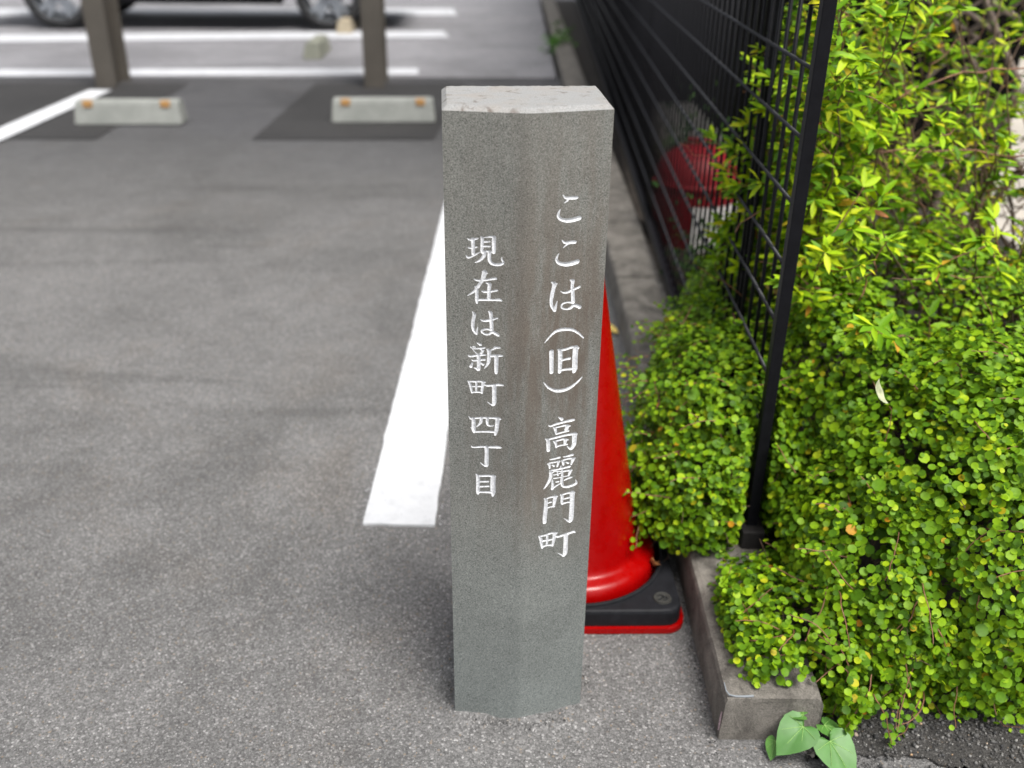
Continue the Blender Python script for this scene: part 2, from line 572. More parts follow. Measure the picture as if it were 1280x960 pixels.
def sheet(name, poly, z, mat, edge=0.0, seed=0.0, thick=0.0, step=0.03):
    """flat sheet with slightly ragged edges"""
    out = []
    m = len(poly)
    for i in range(m):
        a = Vector(poly[i]); b = Vector(poly[(i + 1) % m])
        L = (b - a).length
        k = max(1, min(400, int(L / step))) if edge else 1
        nrm = Vector(((b - a).y, -(b - a).x)).normalized()
        for j in range(k):
            p = a.lerp(b, j / k)
            if edge:
                q = np.array([[p.x, p.y]])
                p = p + nrm * float(edge * wob(q, 40, seed)[0] + 0.5 * edge * wob(q, 130, seed + 2)[0])
            out.append((p.x, p.y))
    bm = bmesh.new()
    top = [bm.verts.new((p[0], p[1], z)) for p in out]
    f = bm.faces.new(top)
    if thick:
        lo = [bm.verts.new((p[0], p[1], z - thick)) for p in out]
        for i in range(len(out)):
            j = (i + 1) % len(out)
            bm.faces.new((top[j], top[i], lo[i], lo[j]))
    bmesh.ops.triangulate(bm, faces=[f])
    bmesh.ops.recalc_face_normals(bm, faces=bm.faces[:])
    o = bmobj(name, bm, mat)
    return tag(o, kind='structure')


# the older, paler road surface beyond the bays, and the two dark repair patches
sheet('road', [(-70, 6.2), (-4.2, 7.0), (0.30, 7.30), (0.30, 13.4), (12, 14), (70, 16), (70, 90), (-70, 90)], 0.006, M['asphalt_old'])
sheet('asphalt_patch', [(-4.3, 5.08), (-2.24, 5.12), (-2.29, 6.90), (-4.3, 6.75)], 0.005, M['asphalt_dark'], 0.004, 1.0, step=0.1)
sheet('asphalt_patch', [(-1.416, 5.16), (-0.44, 5.21), (-0.36, 7.0), (-1.412, 6.95)], 0.005, M['asphalt_dark'], 0.004, 2.0, step=0.1)


def line(name, a, b, wd, z, edge, seed, thick=0.003, mat='paint'):
    a = Vector(a); b = Vector(b)
    n = Vector(((b - a).y, -(b - a).x)).normalized() * wd / 2
    poly = [(a - n), (b - n), (b + n), (a + n)]
    return sheet(name, [tuple(p) for p in poly], z, M[mat], edge, seed, thick)


line('road_marking', (-0.230, 1.622), (-0.215, 6.4), 0.149, 0.0065, 0.0030, 3.0, 0.0065)
line('road_marking', (-2.80, 1.3), (-2.775, 6.55), 0.15, 0.0125, 0.002, 4.0)
line('road_marking', (-9.0, 6.70), (-0.74, 7.50), 0.30, 0.0125, 0.003, 5.0, mat='paint_worn')
line('road_marking', (-9.0, 8.35), (-0.68, 9.82), 0.50, 0.0125, 0.003, 6.0, mat='paint_worn')
line('road_marking', (-9.0, 10.95), (-0.72, 11.95), 0.80, 0.0125, 0.003, 7.0, mat='paint_worn')

# paint crumbs beside the near end of the line
def crumbs():
    bm = bmesh.new()
    for k in range(34):
        if k % 3 == 0: x, y = random.uniform(-0.31, -0.15), 1.615 + random.gauss(0, 0.006)
        elif k % 3 == 1: x, y = -0.306 + random.gauss(-0.004, 0.005), 1.62 + abs(random.gauss(0, 0.08))
        else: x, y = -0.154 + random.gauss(0.004, 0.005), 1.62 + abs(random.gauss(0, 0.09))
        r = random.uniform(0.0008, 0.0026)
        vs = [bm.verts.new((x + r * random.uniform(.6, 1.3) * math.cos(a), y + r * random.uniform(.6, 1.3) * math.sin(a), 0.0062)) for a in (0, 1.2, 2.4, 3.7, 5.0)]
        bm.faces.new(vs)
    tag(bmobj('paint_crumbs', bm, M['paint']), 'white paint crumbs beside the end of the bay line', 'paint', kind='stuff')


crumbs()

# planting strip and the paved garden behind the fence
def soil():
    xs = np.arange(0.468, 1.85, 0.03); ys = np.arange(1.16, 3.62, 0.03)
    X, Y = np.meshgrid(xs, ys)
    P = np.stack([X.ravel(), Y.ravel()], 1)
    z = 0.05 + 0.02 * wob(P, 14, 0.7) - 0.07 * np.clip((1.24 - P[:, 1]) / 0.08, 0, 1)
    nx = len(xs); ny = len(ys)
    i = (np.arange(ny - 1)[:, None] * nx + np.arange(nx - 1)[None]).ravel()
    F = np.stack([i, i + 1, i + nx + 1, i + nx], 1)
    tag(npmesh('soil_bed', np.stack([P[:, 0], P[:, 1], z], 1), F, M['soil'], None, True), kind='structure')


soil()
sheet('dark_ground', [(0.452, 1.03), (0.60, 1.035), (0.78, 1.0), (1.0, 1.03), (1.5, 0.98), (1.7, 1.0), (1.7, 1.19), (0.475, 1.19), (0.47, 1.085)], 0.0045, M['dark_ground'], 0.014, 3.0, 0.006, 0.006)  # dark ragged sheet laid on the asphalt along the vine front
sheet('garden_path', [(1.86, 1.9), (6.5, 1.9), (6.5, 12.0), (1.9, 12.0), (1.86, 3.6)], 0.012, M['paving'])
sheet('shade_bed', [(0.47, 3.58), (1.86, 3.58), (1.86, 13.5), (0.47, 13.5)], 0.03, M['soil'])

# ================================================================ STONE MARKER
GLYPHS = [
('L',[[[286,7875,73],[315,7863,130],[353,7870,155],[412,7887,103]],[[348,7870,259],[350,7810,234],[352,7688,235]],[[291,7767,73],[316,7760,130],[398,7776,94]],[[266,7659,94],[294,7637,147],[362,7670,115],[431,7711,63]],[[445,7909,72],[463,7889,206],[463,7805,218],[457,7726,188],[470,7705,156]],[[460,7895,72],[527,7909,72],[572,7916,134],[613,7911,206]],[[608,7908,257],[606,7813,259],[606,7734,239],[603,7710,114]],[[475,7846,124],[555,7855,103]],[[475,7790,135],[562,7796,114]],[[455,7718,115],[511,7729,130],[578,7727,130]],[[493,7717,234],[485,7674,235],[439,7613,157],[374,7577,53]],[[552,7710,234],[549,7646,235],[567,7588,210],[629,7565,189],[691,7574,209],[724,7595,131],[706,7634,115],[706,7671,31]]]),
('L',[[[492,7458,328],[479,7403,292],[458,7348,213],[406,7262,241],[353,7193,151],[271,7135,38]],[[459,7464,63],[485,7452,159],[526,7447,74]],[[359,7363,64],[406,7347,133],[484,7355,149],[568,7373,159],[630,7385,169]],[[374,7266,96],[392,7212,226],[392,7090,238],[394,7045,108]],[[510,7321,53],[552,7304,266],[547,7243,235],[544,7105,242]],[[458,7210,75],[489,7201,150],[573,7212,139],[646,7230,150]],[[415,7091,151],[536,7099,151],[610,7101,140],[672,7108,215],[707,7096,81]]]),
('L',[[[335,6925,55],[359,6889,230],[345,6815,231],[339,6746,232],[346,6683,199],[375,6634,166],[391,6629,111],[394,6675,111],[405,6725,33]],[[438,6824,55],[472,6812,153],[525,6816,175],[578,6833,197],[652,6858,109]],[[536,6941,65],[568,6923,250],[573,6847,251],[578,6762,252],[581,6694,248]],[[573,6693,165],[509,6700,121],[461,6680,166],[458,6657,166],[498,6628,144],[552,6634,155],[589,6666,221],[648,6635,232],[664,6625,188]]]),
('L',[[[391,6502,56],[428,6481,190],[439,6479,168]],[[307,6437,79],[331,6421,79],[363,6418,101],[417,6425,112],[490,6439,123]],[[342,6443,101],[369,6442,78]],[[336,6407,67],[379,6354,90]],[[433,6414,78],[466,6399,202],[438,6350,158]],[[276,6317,68],[308,6305,158],[390,6326,158],[471,6338,146],[509,6340,79]],[[319,6258,57],[346,6246,113],[405,6259,136],[492,6271,135]],[[409,6330,270],[414,6259,271],[413,6188,273],[408,6128,256],[378,6138,171],[350,6148,46]],[[329,6212,125],[310,6160,216]],[[432,6225,79],[470,6201,193]],[[514,6420,56],[547,6399,280],[546,6299,259],[533,6221,204],[484,6143,45]],[[686,6453,111],[632,6452,212],[611,6436,145],[568,6409,78]],[[557,6326,180],[633,6338,191],[687,6341,179],[724,6341,78]],[[641,6329,292],[641,6217,282],[640,6110,250],[636,6085,125]]]),
('L',[[[266,5948,58],[296,5904,196],[312,5826,174],[320,5781,128]],[[272,5942,81],[349,5946,138],[426,5954,138],[492,5947,115]],[[470,5942,230],[458,5868,208],[450,5788,151]],[[379,5941,150],[379,5874,139],[378,5795,139]],[[310,5872,104],[376,5877,116],[458,5884,115]],[[320,5787,128],[386,5795,128],[453,5798,139]],[[486,5913,81],[524,5901,150],[612,5914,161],[678,5925,195],[730,5920,126]],[[615,5905,299],[615,5789,289],[615,5678,302],[602,5625,222],[568,5631,93],[524,5659,47]]]),
('L',[[[275,5422,59],[300,5392,148],[333,5389,273],[339,5313,286],[338,5237,299],[346,5193,210]],[[299,5253,60],[321,5252,72]],[[300,5399,95],[367,5404,130],[457,5418,142],[580,5425,142],[669,5424,236],[705,5414,94]],[[661,5410,295],[653,5321,284],[644,5238,274],[628,5173,155]],[[349,5196,156],[439,5204,120],[535,5213,155],[630,5214,167]],[[443,5411,237],[434,5347,214],[380,5273,48]],[[524,5411,213],[521,5354,201],[535,5311,154],[580,5305,107],[611,5314,59]]]),
('L',[[[305,4970,73],[330,4952,109],[398,4964,145],[455,4973,145],[546,4975,157],[659,4985,229],[713,4980,96]],[[512,4969,302],[515,4871,280],[512,4753,306],[512,4693,295],[492,4675,160],[454,4698,86],[423,4721,37]]]),
('L',[[[364,4529,62],[390,4495,261],[392,4367,275],[392,4251,289],[391,4217,151]],[[384,4504,137],[465,4512,174],[534,4522,173],[627,4517,185]],[[604,4508,359],[598,4386,361],[601,4271,376],[598,4199,151]],[[407,4414,150],[534,4428,149]],[[407,4334,150],[540,4352,150]],[[394,4241,164],[464,4250,163],[575,4255,213]]]),
('R',[[[436,8418,42],[471,8380,146],[509,8377,188],[567,8373,220],[615,8372,210]],[[514,8364,146],[494,8343,105],[455,8315,31]],[[410,8245,31],[388,8201,157],[386,8160,189],[423,8120,222],[504,8098,276],[589,8104,298],[659,8117,288]]]),
('R',[[[443,7858,43],[476,7826,151],[515,7817,194],[569,7820,227],[615,7818,216]],[[515,7801,140],[494,7782,86],[463,7758,32]],[[410,7688,32],[385,7643,152],[384,7605,185],[421,7564,229],[504,7542,285],[591,7547,308],[657,7563,308]]]),
('R',[[[325,7328,55],[364,7294,304],[355,7240,266],[338,7158,267],[330,7076,223],[337,7013,202],[375,6947,203],[386,6952,180],[393,7002,168],[412,7067,34]],[[325,7328,55],[397,7296,88]],[[453,7190,45],[496,7169,123],[551,7172,168],[612,7196,202],[672,7214,146],[700,7225,157]],[[570,7330,55],[607,7312,278],[603,7258,223],[609,7185,247],[618,7100,259],[624,7032,260]],[[619,7021,170],[551,7034,101],[490,7024,113],[471,6998,124],[481,6963,124],[538,6943,125],[594,6953,193],[637,6985,227],[700,6961,251],[715,6948,251]]]),
('R',[[[261,6513,69],[329,6594,126],[417,6659,206],[529,6668,241],[633,6646,208],[727,6580,140],[788,6514,82]]]),
('R',[[[355,6375,325],[359,6232,304],[364,6082,283]],[[443,6393,81],[472,6360,303],[478,6216,306],[477,6072,261]],[[466,6378,163],[552,6385,187],[643,6403,187],[724,6380,165]],[[687,6385,400],[682,6249,390],[685,6092,394],[672,6039,167]],[[488,6233,165],[557,6242,165],[609,6247,189]],[[482,6090,166],[574,6095,166],[668,6089,215]]]),
('R',[[[262,5945,71],[328,5863,167],[422,5806,240],[516,5793,277],[621,5814,242],[723,5880,157],[794,5949,72]]]),
('R',[[[489,5395,86],[532,5360,259]],[[344,5295,61],[377,5276,135],[457,5296,173],[575,5312,186],[664,5320,223],[706,5323,174]],[[414,5252,62],[444,5221,210],[459,5148,149]],[[447,5243,111],[524,5250,124],[583,5256,149],[656,5238,112]],[[617,5238,311],[604,5189,287]],[[462,5141,124],[539,5154,125],[635,5164,150]],[[306,5093,62],[346,5057,261],[352,4984,300],[356,4905,263]],[[345,5076,137],[464,5089,175],[583,5102,175],[685,5104,214],[758,5092,151]],[[728,5091,391],[726,5007,354],[723,4935,317],[682,4879,241],[623,4929,51]],[[421,5038,62],[455,5006,225],[469,4935,138]],[[454,5032,125],[531,5042,138],[579,5044,163],[640,5024,101]],[[598,5028,277],[591,4977,227]],[[469,4942,138],[534,4954,126],[625,4955,126]]]),
('R',[[[385,4754,89],[445,4756,139],[523,4766,165]],[[578,4763,89],[638,4766,140],[711,4776,192]],[[347,4694,63],[378,4668,203],[383,4614,115]],[[368,4700,101],[447,4700,114],[525,4706,140]],[[510,4698,229],[494,4628,141]],[[418,4661,76],[445,4643,166]],[[555,4710,89],[578,4680,217],[582,4636,154]],[[574,4711,115],[652,4723,154],[744,4714,154]],[[720,4702,283],[699,4625,142]],[[618,4673,77],[652,4653,167]],[[546,4619,115],[548,4585,193]],[[384,4581,64],[414,4579,115],[499,4577,115],[603,4585,154],[676,4592,180]],[[390,4573,102],[403,4537,282],[397,4457,257],[365,4382,219],[307,4294,65]],[[433,4542,90],[469,4559,115],[550,4534,90]],[[586,4531,129],[660,4531,155],[709,4526,129]],[[691,4519,233],[666,4449,156]],[[447,4499,90],[502,4499,90],[550,4510,90]],[[494,4554,103],[509,4477,103]],[[567,4561,154],[571,4439,181]],[[443,4442,84],[516,4439,84],[676,4447,84]],[[428,4424,90],[434,4335,220],[430,4274,208]],[[430,4271,143],[478,4306,130],[544,4338,78]],[[485,4377,104],[524,4376,130]],[[568,4440,207],[569,4344,234],[595,4284,196],[658,4266,196],[738,4279,223],[787,4304,197],[772,4365,39]],[[604,4382,91],[659,4403,156],[717,4412,91]]]),
('R',[[[316,4137,78],[345,4097,261],[343,3958,303],[334,3820,318],[333,3735,293]],[[338,4122,104],[417,4142,144],[507,4131,144]],[[479,4130,328],[470,4045,263],[460,3977,158]],[[365,4048,92],[423,4057,118]],[[361,3969,105],[422,3977,105],[472,3971,119]],[[556,4157,79],[582,4121,237],[582,4023,198],[590,3990,159]],[[578,4146,131],[652,4159,145],[726,4162,158],[770,4154,93]],[[733,4147,397],[735,4021,359],[735,3881,362],[734,3754,391],[727,3691,338],[709,3673,203],[663,3707,108],[627,3736,54]],[[612,4073,132],[686,4080,132]],[[589,3997,146],[658,4005,133],[708,4002,133]]]),
('R',[[[250,3511,80],[282,3464,242],[297,3374,230],[309,3299,163]],[[256,3509,121],[350,3508,162],[437,3526,175],[526,3511,135]],[[492,3503,311],[479,3394,245],[466,3306,177]],[[378,3502,189],[381,3415,176],[377,3328,163]],[[302,3417,135],[378,3415,149],[460,3416,136]],[[311,3313,163],[380,3328,150],[463,3314,164]],[[515,3455,109],[547,3441,163],[617,3452,191],[705,3466,218],[775,3481,219],[804,3464,96]],[[665,3449,355],[666,3333,343],[666,3185,374],[661,3127,347],[640,3088,194],[603,3118,111],[551,3151,55]]]),
]


def catmull(pts, sub=4):
    P = [np.array(p, float) for p in pts]
    if len(P) < 3: return P
    out = []
    for i in range(len(P) - 1):
        p0 = P[max(i - 1, 0)]; p1 = P[i]; p2 = P[i + 1]; p3 = P[min(i + 2, len(P) - 1)]
        for j in range(sub):
            t = j / sub
            q = 0.5 * ((2 * p1) + (p2 - p0) * t + (2 * p0 - 5 * p1 + 4 * p2 - p3) * t * t + (3 * p1 - p0 - 3 * p2 + p3) * t ** 3)
            q[2] = p1[2] + (p2[2] - p1[2]) * t
            out.append(q)
    out.append(P[-1])
    return out


def stone_marker():
    H = 0.944
    CH = 0.0055
    root = empty('stone_marker', (0, 0, 0), 0, 'grey stone street marker post engraved with white Japanese characters', 'stone marker')
    ZT = H - CH
    cell = 0.00055
    sv, sf, off = [], [], 0
    for side, (ia, ib) in (('L', (0, 1)), ('R', (1, 2))):
        a = np.array([*STONE[ia], 0.0]); b = np.array([*STONE[ib], 0.0])
        W = np.linalg.norm(b - a); e = (b - a) / W; nout = np.array([e[1], -e[0], 0.0])
        gl = [[[(p[0] * 1e-4, p[1] * 1e-4, p[2] * 1e-5) for p in s] for s in g] for f, g in GLYPHS if f == side]
        allp = np.array([p for g in gl for s in g for p in s])
        u0, u1 = allp[:, 0].min() - 0.005, allp[:, 0].max() + 0.005
        v0, v1 = allp[:, 1].min() - 0.005, allp[:, 1].max() + 0.005
        us = np.concatenate([np.linspace(0, u0, 14)[:-1], np.arange(u0, u1, cell), np.linspace(u1, W, 14)[1:]])
        vs = np.concatenate([np.linspace(-0.06, v0, 150)[:-1], np.arange(v0, v1, cell), np.linspace(v1, ZT, 60)[1:]])
        U, Vv = np.meshgrid(us, vs)
        nu, nv = len(us), len(vs)
        S = np.full(U.shape, 0.02)
        I = np.full(U.shape, -1, int)
        for gi, g in enumerate(gl):
            for s in g:
                q = catmull(s)
                for k in range(len(q) - 1):
                    A, B = q[k], q[k + 1]
                    mr = max(A[2], B[2]) + 0.003
                    x0, x1 = np.searchsorted(us, [min(A[0], B[0]) - mr, max(A[0], B[0]) + mr])
                    y0, y1 = np.searchsorted(vs, [min(A[1], B[1]) - mr, max(A[1], B[1]) + mr])
                    sl = (slice(y0, y1), slice(x0, x1))
                    px, py = U[sl] - A[0], Vv[sl] - A[1]
                    dx, dy = B[0] - A[0], B[1] - A[1]
                    L2 = dx * dx + dy * dy + 1e-14
                    t = np.clip((px * dx + py * dy) / L2, 0, 1)
                    dd = np.hypot(px - t * dx, py - t * dy) - 0.97 * (A[2] + t * (B[2] - A[2]))
                    cur = S[sl]
                    upd = dd < cur
                    cur[upd] = dd[upd]
                    I[sl][upd] = gi
        # a hand-cut edge is never perfectly clean
        rag = 0.00010 * wob(np.stack([U.ravel(), Vv.ravel()], 1), 1500, 0.4).reshape(U.shape)
        S = S + rag
        gy, gx = np.gradient(S, vs, us)
        gn = np.hypot(gx, gy) + 1e-9
        near = np.abs(S) < 0.5 * cell
        U2 = np.where(near, U - S * gx / gn / np.maximum(gn, 0.7), U)
        V2 = np.where(near, Vv - S * gy / gn / np.maximum(gn, 0.7), Vv)
        S2 = np.where(near, 0.0, S)
        dep = np.where(S2 < 0, np.minimum(0.0016, 0.75 * -S2), 0.0)
        P = a[None] + U2.reshape(-1, 1) * e + np.array([0, 0, 1.0]) * V2.reshape(-1, 1) - nout * dep.reshape(-1, 1)
        # broad, faint unevenness of the sawn face
        P += nout * (0.0002 * wob(np.stack([U2.ravel(), V2.ravel()], 1), 40, 1.0) * np.clip(np.minimum(U2.ravel(), W - U2.ravel()) / 0.01, 0, 1))[:, None]
        # the arris between the two faces is worn round
        wr = 0.007
        dr = (W - U2.ravel()) if side == 'L' else U2.ravel()
        P[:, 1] += 0.22 * np.maximum(0, wr - dr) ** 2 / (2 * wr)
        i = (np.arange(nv - 1)[:, None] * nu + np.arange(nu - 1)[None])
        F = np.stack([i.ravel(), (i + 1).ravel(), (i + nu + 1).ravel(), (i + nu).ravel()], 1)
        sm = S2.ravel()[F].mean(1)
        ins = sm < 0
        gid = I.ravel()[F]
        gid = np.max(gid, axis=1)
        sv.append(P); sf.append(F[~ins] + off); off += len(P)
        for gi in range(len(gl)):
            ff = F[ins & (gid == gi)]
            if not len(ff): continue
            used, inv = np.unique(ff, return_inverse=True)
            npmesh('character', P[used], inv.reshape(ff.shape), M['letter'], root, False)
    P = np.concatenate(sv); F = np.concatenate(sf)
    used, inv = np.unique(F, return_inverse=True)
    npmesh('front_face', P[used], inv.reshape(F.shape), M['stone'], root, True)
    # back and side faces
    V, Fs = [], []
    for ia, ib in ((2, 3), (3, 4), (4, 0)):
        n0 = len(V)
        V += [(*STONE[ia], -0.06), (*STONE[ib], -0.06), (*STONE[ib], ZT), (*STONE[ia], ZT)]
        Fs.append((n0, n0 + 1, n0 + 2, n0 + 3))
    pymesh('side_face', V, Fs, M['stone'], root)
    # dressed top with a chipped bright chamfer
    ring, ring2 = [], []
    m = len(STONE)
    c = Vector((sum(p[0] for p in STONE) / m, sum(p[1] for p in STONE) / m))
    for i in range(m):
        a = Vector(STONE[i]); b = Vector(STONE[(i + 1) % m])
        k = max(2, int((b - a).length / 0.004))
        for j in range(k):
            p = a.lerp(b, j / k)
            dr = (p - Vector(STONE[1])).length
            if i in (0, 1): p = p + Vector((0, 0.22 * max(0, 0.007 - dr) ** 2 / 0.014))
            ring.append(p)
            ins = CH * (0.95 + 0.25 * random.random())
            d = (c - p)
            # move inwards along both axes so that corners stay corners
            q = Vector((p.x + math.copysign(min(abs(d.x), ins), d.x) * min(1, abs(d.x) / 0.08), p.y + math.copysign(ins, d.y) * min(1, abs(d.y) / 0.05)))
            ring2.append(q)
    n = len(ring)
    V = [(p.x, p.y, ZT) for p in ring] + [(p.x, p.y, H + 0.0006 * (random.random() - .5)) for p in ring2] + [(c.x, c.y, H)]
    Fs = [(i, (i + 1) % n, n + (i + 1) % n, n + i) for i in range(n)]
    pymesh('chamfer', V[:2 * n], Fs, M['stone_top'], root, False)
    pymesh('top_face', V, [(n + i, n + (i + 1) % n, 2 * n) for i in range(n)], M['stone_top'], root, True)


stone_marker()


# ================================================================ TRAFFIC CONE
def cone():
    cx, cy = 0.121, 1.490
    root = empty('traffic_cone', (cx, cy, 0), math.radians(1.5), 'red plastic traffic cone in a black rubber weight behind the stone marker', 'traffic cone')
    prof = [(0.0, 0.70), (0.010, 0.702), (0.016, 0.696), (0.018, 0.68), (0.0185, 0.665)]
    for i in range(1, 13):
        z = 0.665 - (0.665 - 0.085) * i / 12
        prof.append((0.0185 + (0.1205 - 0.0185) * i / 12, z))
    prof += [(0.1225, 0.078), (0.1265, 0.0725), (0.133, 0.0705), (0.141, 0.0695), (0.148, 0.066), (0.1525, 0.060), (0.1545, 0.052), (0.1548, 0.042), (0.1548, 0.030), (0.1548, 0.013)]
    V, F = lathe_data(prof, 72)
    pymesh('cone_body', V, F, M['red'], root, True)

    def rsq(h, r, k=7):
        pts = []
        for qx, qy, a0 in ((h - r, h - r, 0), (-h + r, h - r, 90), (-h + r, -h + r, 180), (h - r, -h + r, 270)):
            for j in range(k + 1):
                a = math.radians(a0 + 90 * j / k)
                pts.append((qx + r * math.cos(a), qy + r * math.sin(a)))
        return pts
    prism('base_plate', rsq(0.188, 0.035), 0.001, 0.012, M['red'], root, 0.004)
    # rubber weight: square block with a round well for the cone
    na = 120
    def sq(a, h, r):
        c, sn = abs(math.cos(a)), abs(math.sin(a))
        d = h / max(c, sn)
        x, y = d * c, d * sn
        if x > h - r and y > h - r:                       # rounded corner
            k = h - r
            b = k * (c + sn)
            d = b + math.sqrt(max(0, b * b - (2 * k * k - r * r)))
        return d
    bm = bmesh.new()
    rings = []
    for kind, v, z in (('s', 0.181, 0.0125), ('s', 0.181, 0.039), ('s', 0.1795, 0.0435), ('s', 0.176, 0.0455), ('c', 0.1725, 0.0462),
                       ('c', 0.1715, 0.0500), ('c', 0.1680, 0.0512), ('c', 0.1645, 0.0500), ('c', 0.1630, 0.044), ('c', 0.1600, 0.0125)):
        ring = []
        for q in range(na):
            a = 2 * math.pi * q / na
            r_ = sq(a, v, 0.03) if kind == 's' else v
            ring.append(bm.verts.new((r_ * math.cos(a), r_ * math.sin(a), z)))
        rings.append(ring)
    for k in range(len(rings) - 1):
        for q in range(na):
            p = (q + 1) % na
            bm.faces.new((rings[k][q], rings[k][p], rings[k + 1][p], rings[k + 1][q]))
    bmesh.ops.recalc_face_normals(bm, faces=bm.faces[:])
    wt = bmobj('rubber_weight', bm, M['rubber'], root)
    # moulded round badge in each corner
    for sx, sy in ((1, -1), (-1, -1), (1, 1), (-1, 1)):
        V, F = lathe_data([(0.0, 0.0478), (0.0125, 0.0478), (0.0135, 0.0492), (0.0155, 0.0492), (0.0165, 0.0462)], 28, (sx * 0.148, sy * 0.148))
        bd = pymesh('badge', V, F, M['rubber_dusty'], wt, False)
        tb = Tubes()
        X, Y = sx * 0.148, sy * 0.148
        tb.add([(X - .008, Y + .004, .0485), (X - .003, Y + .007, .0485), (X + .003, Y + .004, .0485), (X - .002, Y - .002, .0485), (X - .008, Y - .006, .0485)], .0011, .0011, 5)
        tb.add([(X + .002, Y - .002, .0485), (X + .006, Y + .003, .0485), (X + .009, Y - .001, .0485), (X + .005, Y - .006, .0485), (X + .001, Y - .007, .0485)], .0011, .0011, 5)
        o = tb.build('badge_mark', M['rubber'], wt)


cone()


# ================================================================ KERB
def kerb():
    root = empty('kerb', (0.327, 1.068, 0), 0, 'low weathered concrete kerb under the black mesh fence', 'kerb')
    y = 1.068
    i = 0
    while y < 13.6:
        L = 0.6 if i < 9 else 2.0
        g = 0.006 if i else 0.0
        bm = bmesh.new()
        w0, w1 = 0.0, 0.150
        ny, nx = (30, 8) if i == 0 else (8, 4)
        sec = [(w0 - 0.004, -0.02), (w0 - 0.001, 0.03), (w0 + 0.001, 0.078), (w0 + 0.004, 0.086), (w0 + 0.012, 0.090)]
        sec += [(w0 + 0.012 + (w1 - w0 - 0.024) * k / 6, 0.090) for k in range(1, 7)]
        sec += [(w1 - 0.004, 0.086), (w1, 0.078), (w1, -0.02)]
        rows = []
        for k in range(ny + 1):
            yy = y + g + (L - g) * k / ny - 1.068
            row = []
            for (sx, sz) in sec:
                q = np.array([[sx + 0.33, yy, sz]])
                dz = 0.0016 * float(wob(q, 30, 1.0)[0]); dx = 0.0014 * float(wob(q, 24, 3.0)[0])
                ch = 0.0
                if i == 0 and k < 2 and sz > 0.07:
                    ch = 0.005 * (1 - k / 2)
                ddy = 0.002 * float(wob(q, 35, 5.0)[0]) if k in (0, ny) else 0
                row.append(bm.verts.new((sx + dx, yy + ddy + (0.0015 if (k == 0 and sz > 0.08) else 0), sz + dz - ch)))
            rows.append(row)
        for k in range(ny):
            for j in range(len(sec) - 1):
                bm.faces.new((rows[k][j], rows[k + 1][j], rows[k + 1][j + 1], rows[k][j + 1]))
        bm.faces.new(rows[0]); bm.faces.new(list(reversed(rows[-1])))
        bmesh.ops.recalc_face_normals(bm, faces=bm.faces[:])
        bmobj('kerb_block', bm, M['kerb'], root)
        y += L
        i += 1
    tb = Tubes()
    tb.add([(0.0035, 0.030, 0.0885), (0.0035, 0.014, 0.0875), (0.007, 0.006, 0.087), (0.016, 0.004, 0.0865), (0.03, 0.004, 0.0865), (0.043, 0.0045, 0.087)], 0.0009, 0.0020, 6)
    tb.build('sealant_bead', M['sealant'], root)
    V = [(-0.0048, 0.0006, 0.020), (-0.0036, -0.0026, 0.023), (-0.0030, -0.0030, 0.047), (-0.0026, -0.0026, 0.062), (-0.0036, 0.0006, 0.058), (-0.0046, 0.0008, 0.045)]
    pymesh('paint_smear', V, [tuple(range(6))], M['pink'], root)


kerb()


# ================================================================ MESH FENCE
FD = Vector((0.027, 1.0, 0)).normalized()
F0 = Vector((0.448, 1.464, 0))


def cyl_mesh(name, p, q, r, n=8, mat=None):
    tb = Tubes(); tb.add([p, q], r, r, n)
    me = bpy.data.meshes.new(name)
    me.from_pydata(tb.V, [], [tuple(f) for f in tb.F] + [tuple(range(n - 1, -1, -1)), tuple(range(n, 2 * n))])
    me.materials.append(mat)
    for pl in me.polygons: pl.use_smooth = len(pl.vertices) == 4
    return me


def fence():
    root = empty('mesh_fence', (F0.x, F0.y, 0.09), math.atan2(-FD.x, FD.y), 'black welded mesh fence with thin upright wires standing on the kerb', 'fence')
    L = 11.9
    # local: +Y runs along the fence, x across
    box('end_post', -0.0105, 0.0095, -0.006, 0.017, 0.0, 1.14, M['black_metal'], root, 0.0015, 2)
    cap = box('post_foot', -0.021, 0.020, -0.028, 0.026, -0.002, 0.037, M['fence_cap'], root, 0.003, 2)
    wire = cyl_mesh('wire', (0, 0, -0.005 + 0.05), (0, 0, 1.10), 0.0036, 8, M['black_metal'])
    k = 0
    y = 0.033
    while y < L:
        o = link('wire', wire, root); o.location = (0.0, y, random.uniform(-0.002, 0.002)); y += 0.0655
    rail = cyl_mesh('rail', (0, 0.012, 0), (0, L, 0), 0.0033, 8, M['rail_metal'])
    for zz in (0.137, 0.238, 0.338, 0.438, 0.538, 0.640, 0.742, 0.845, 0.945, 1.045):
        o = link('rail', rail, root); o.location = (-0.0058, 0, zz)
    box('bottom_rail', -0.018, 0.012, 0.014, L, 0.012, 0.048, M['black_metal'], root, 0.003, 2)
    box('top_rail', -0.016, 0.012, 0.014, L, 1.098, 1.130, M['black_metal'], root, 0.003, 2)
    for s in (0.385, 2.385, 4.385, 6.385, 8.385, 10.385):
        box('post', 0.008, 0.025, s - 0.010, s + 0.010, -0.004, 1.12, M['black_metal'], root, 0.002, 2)


fence()


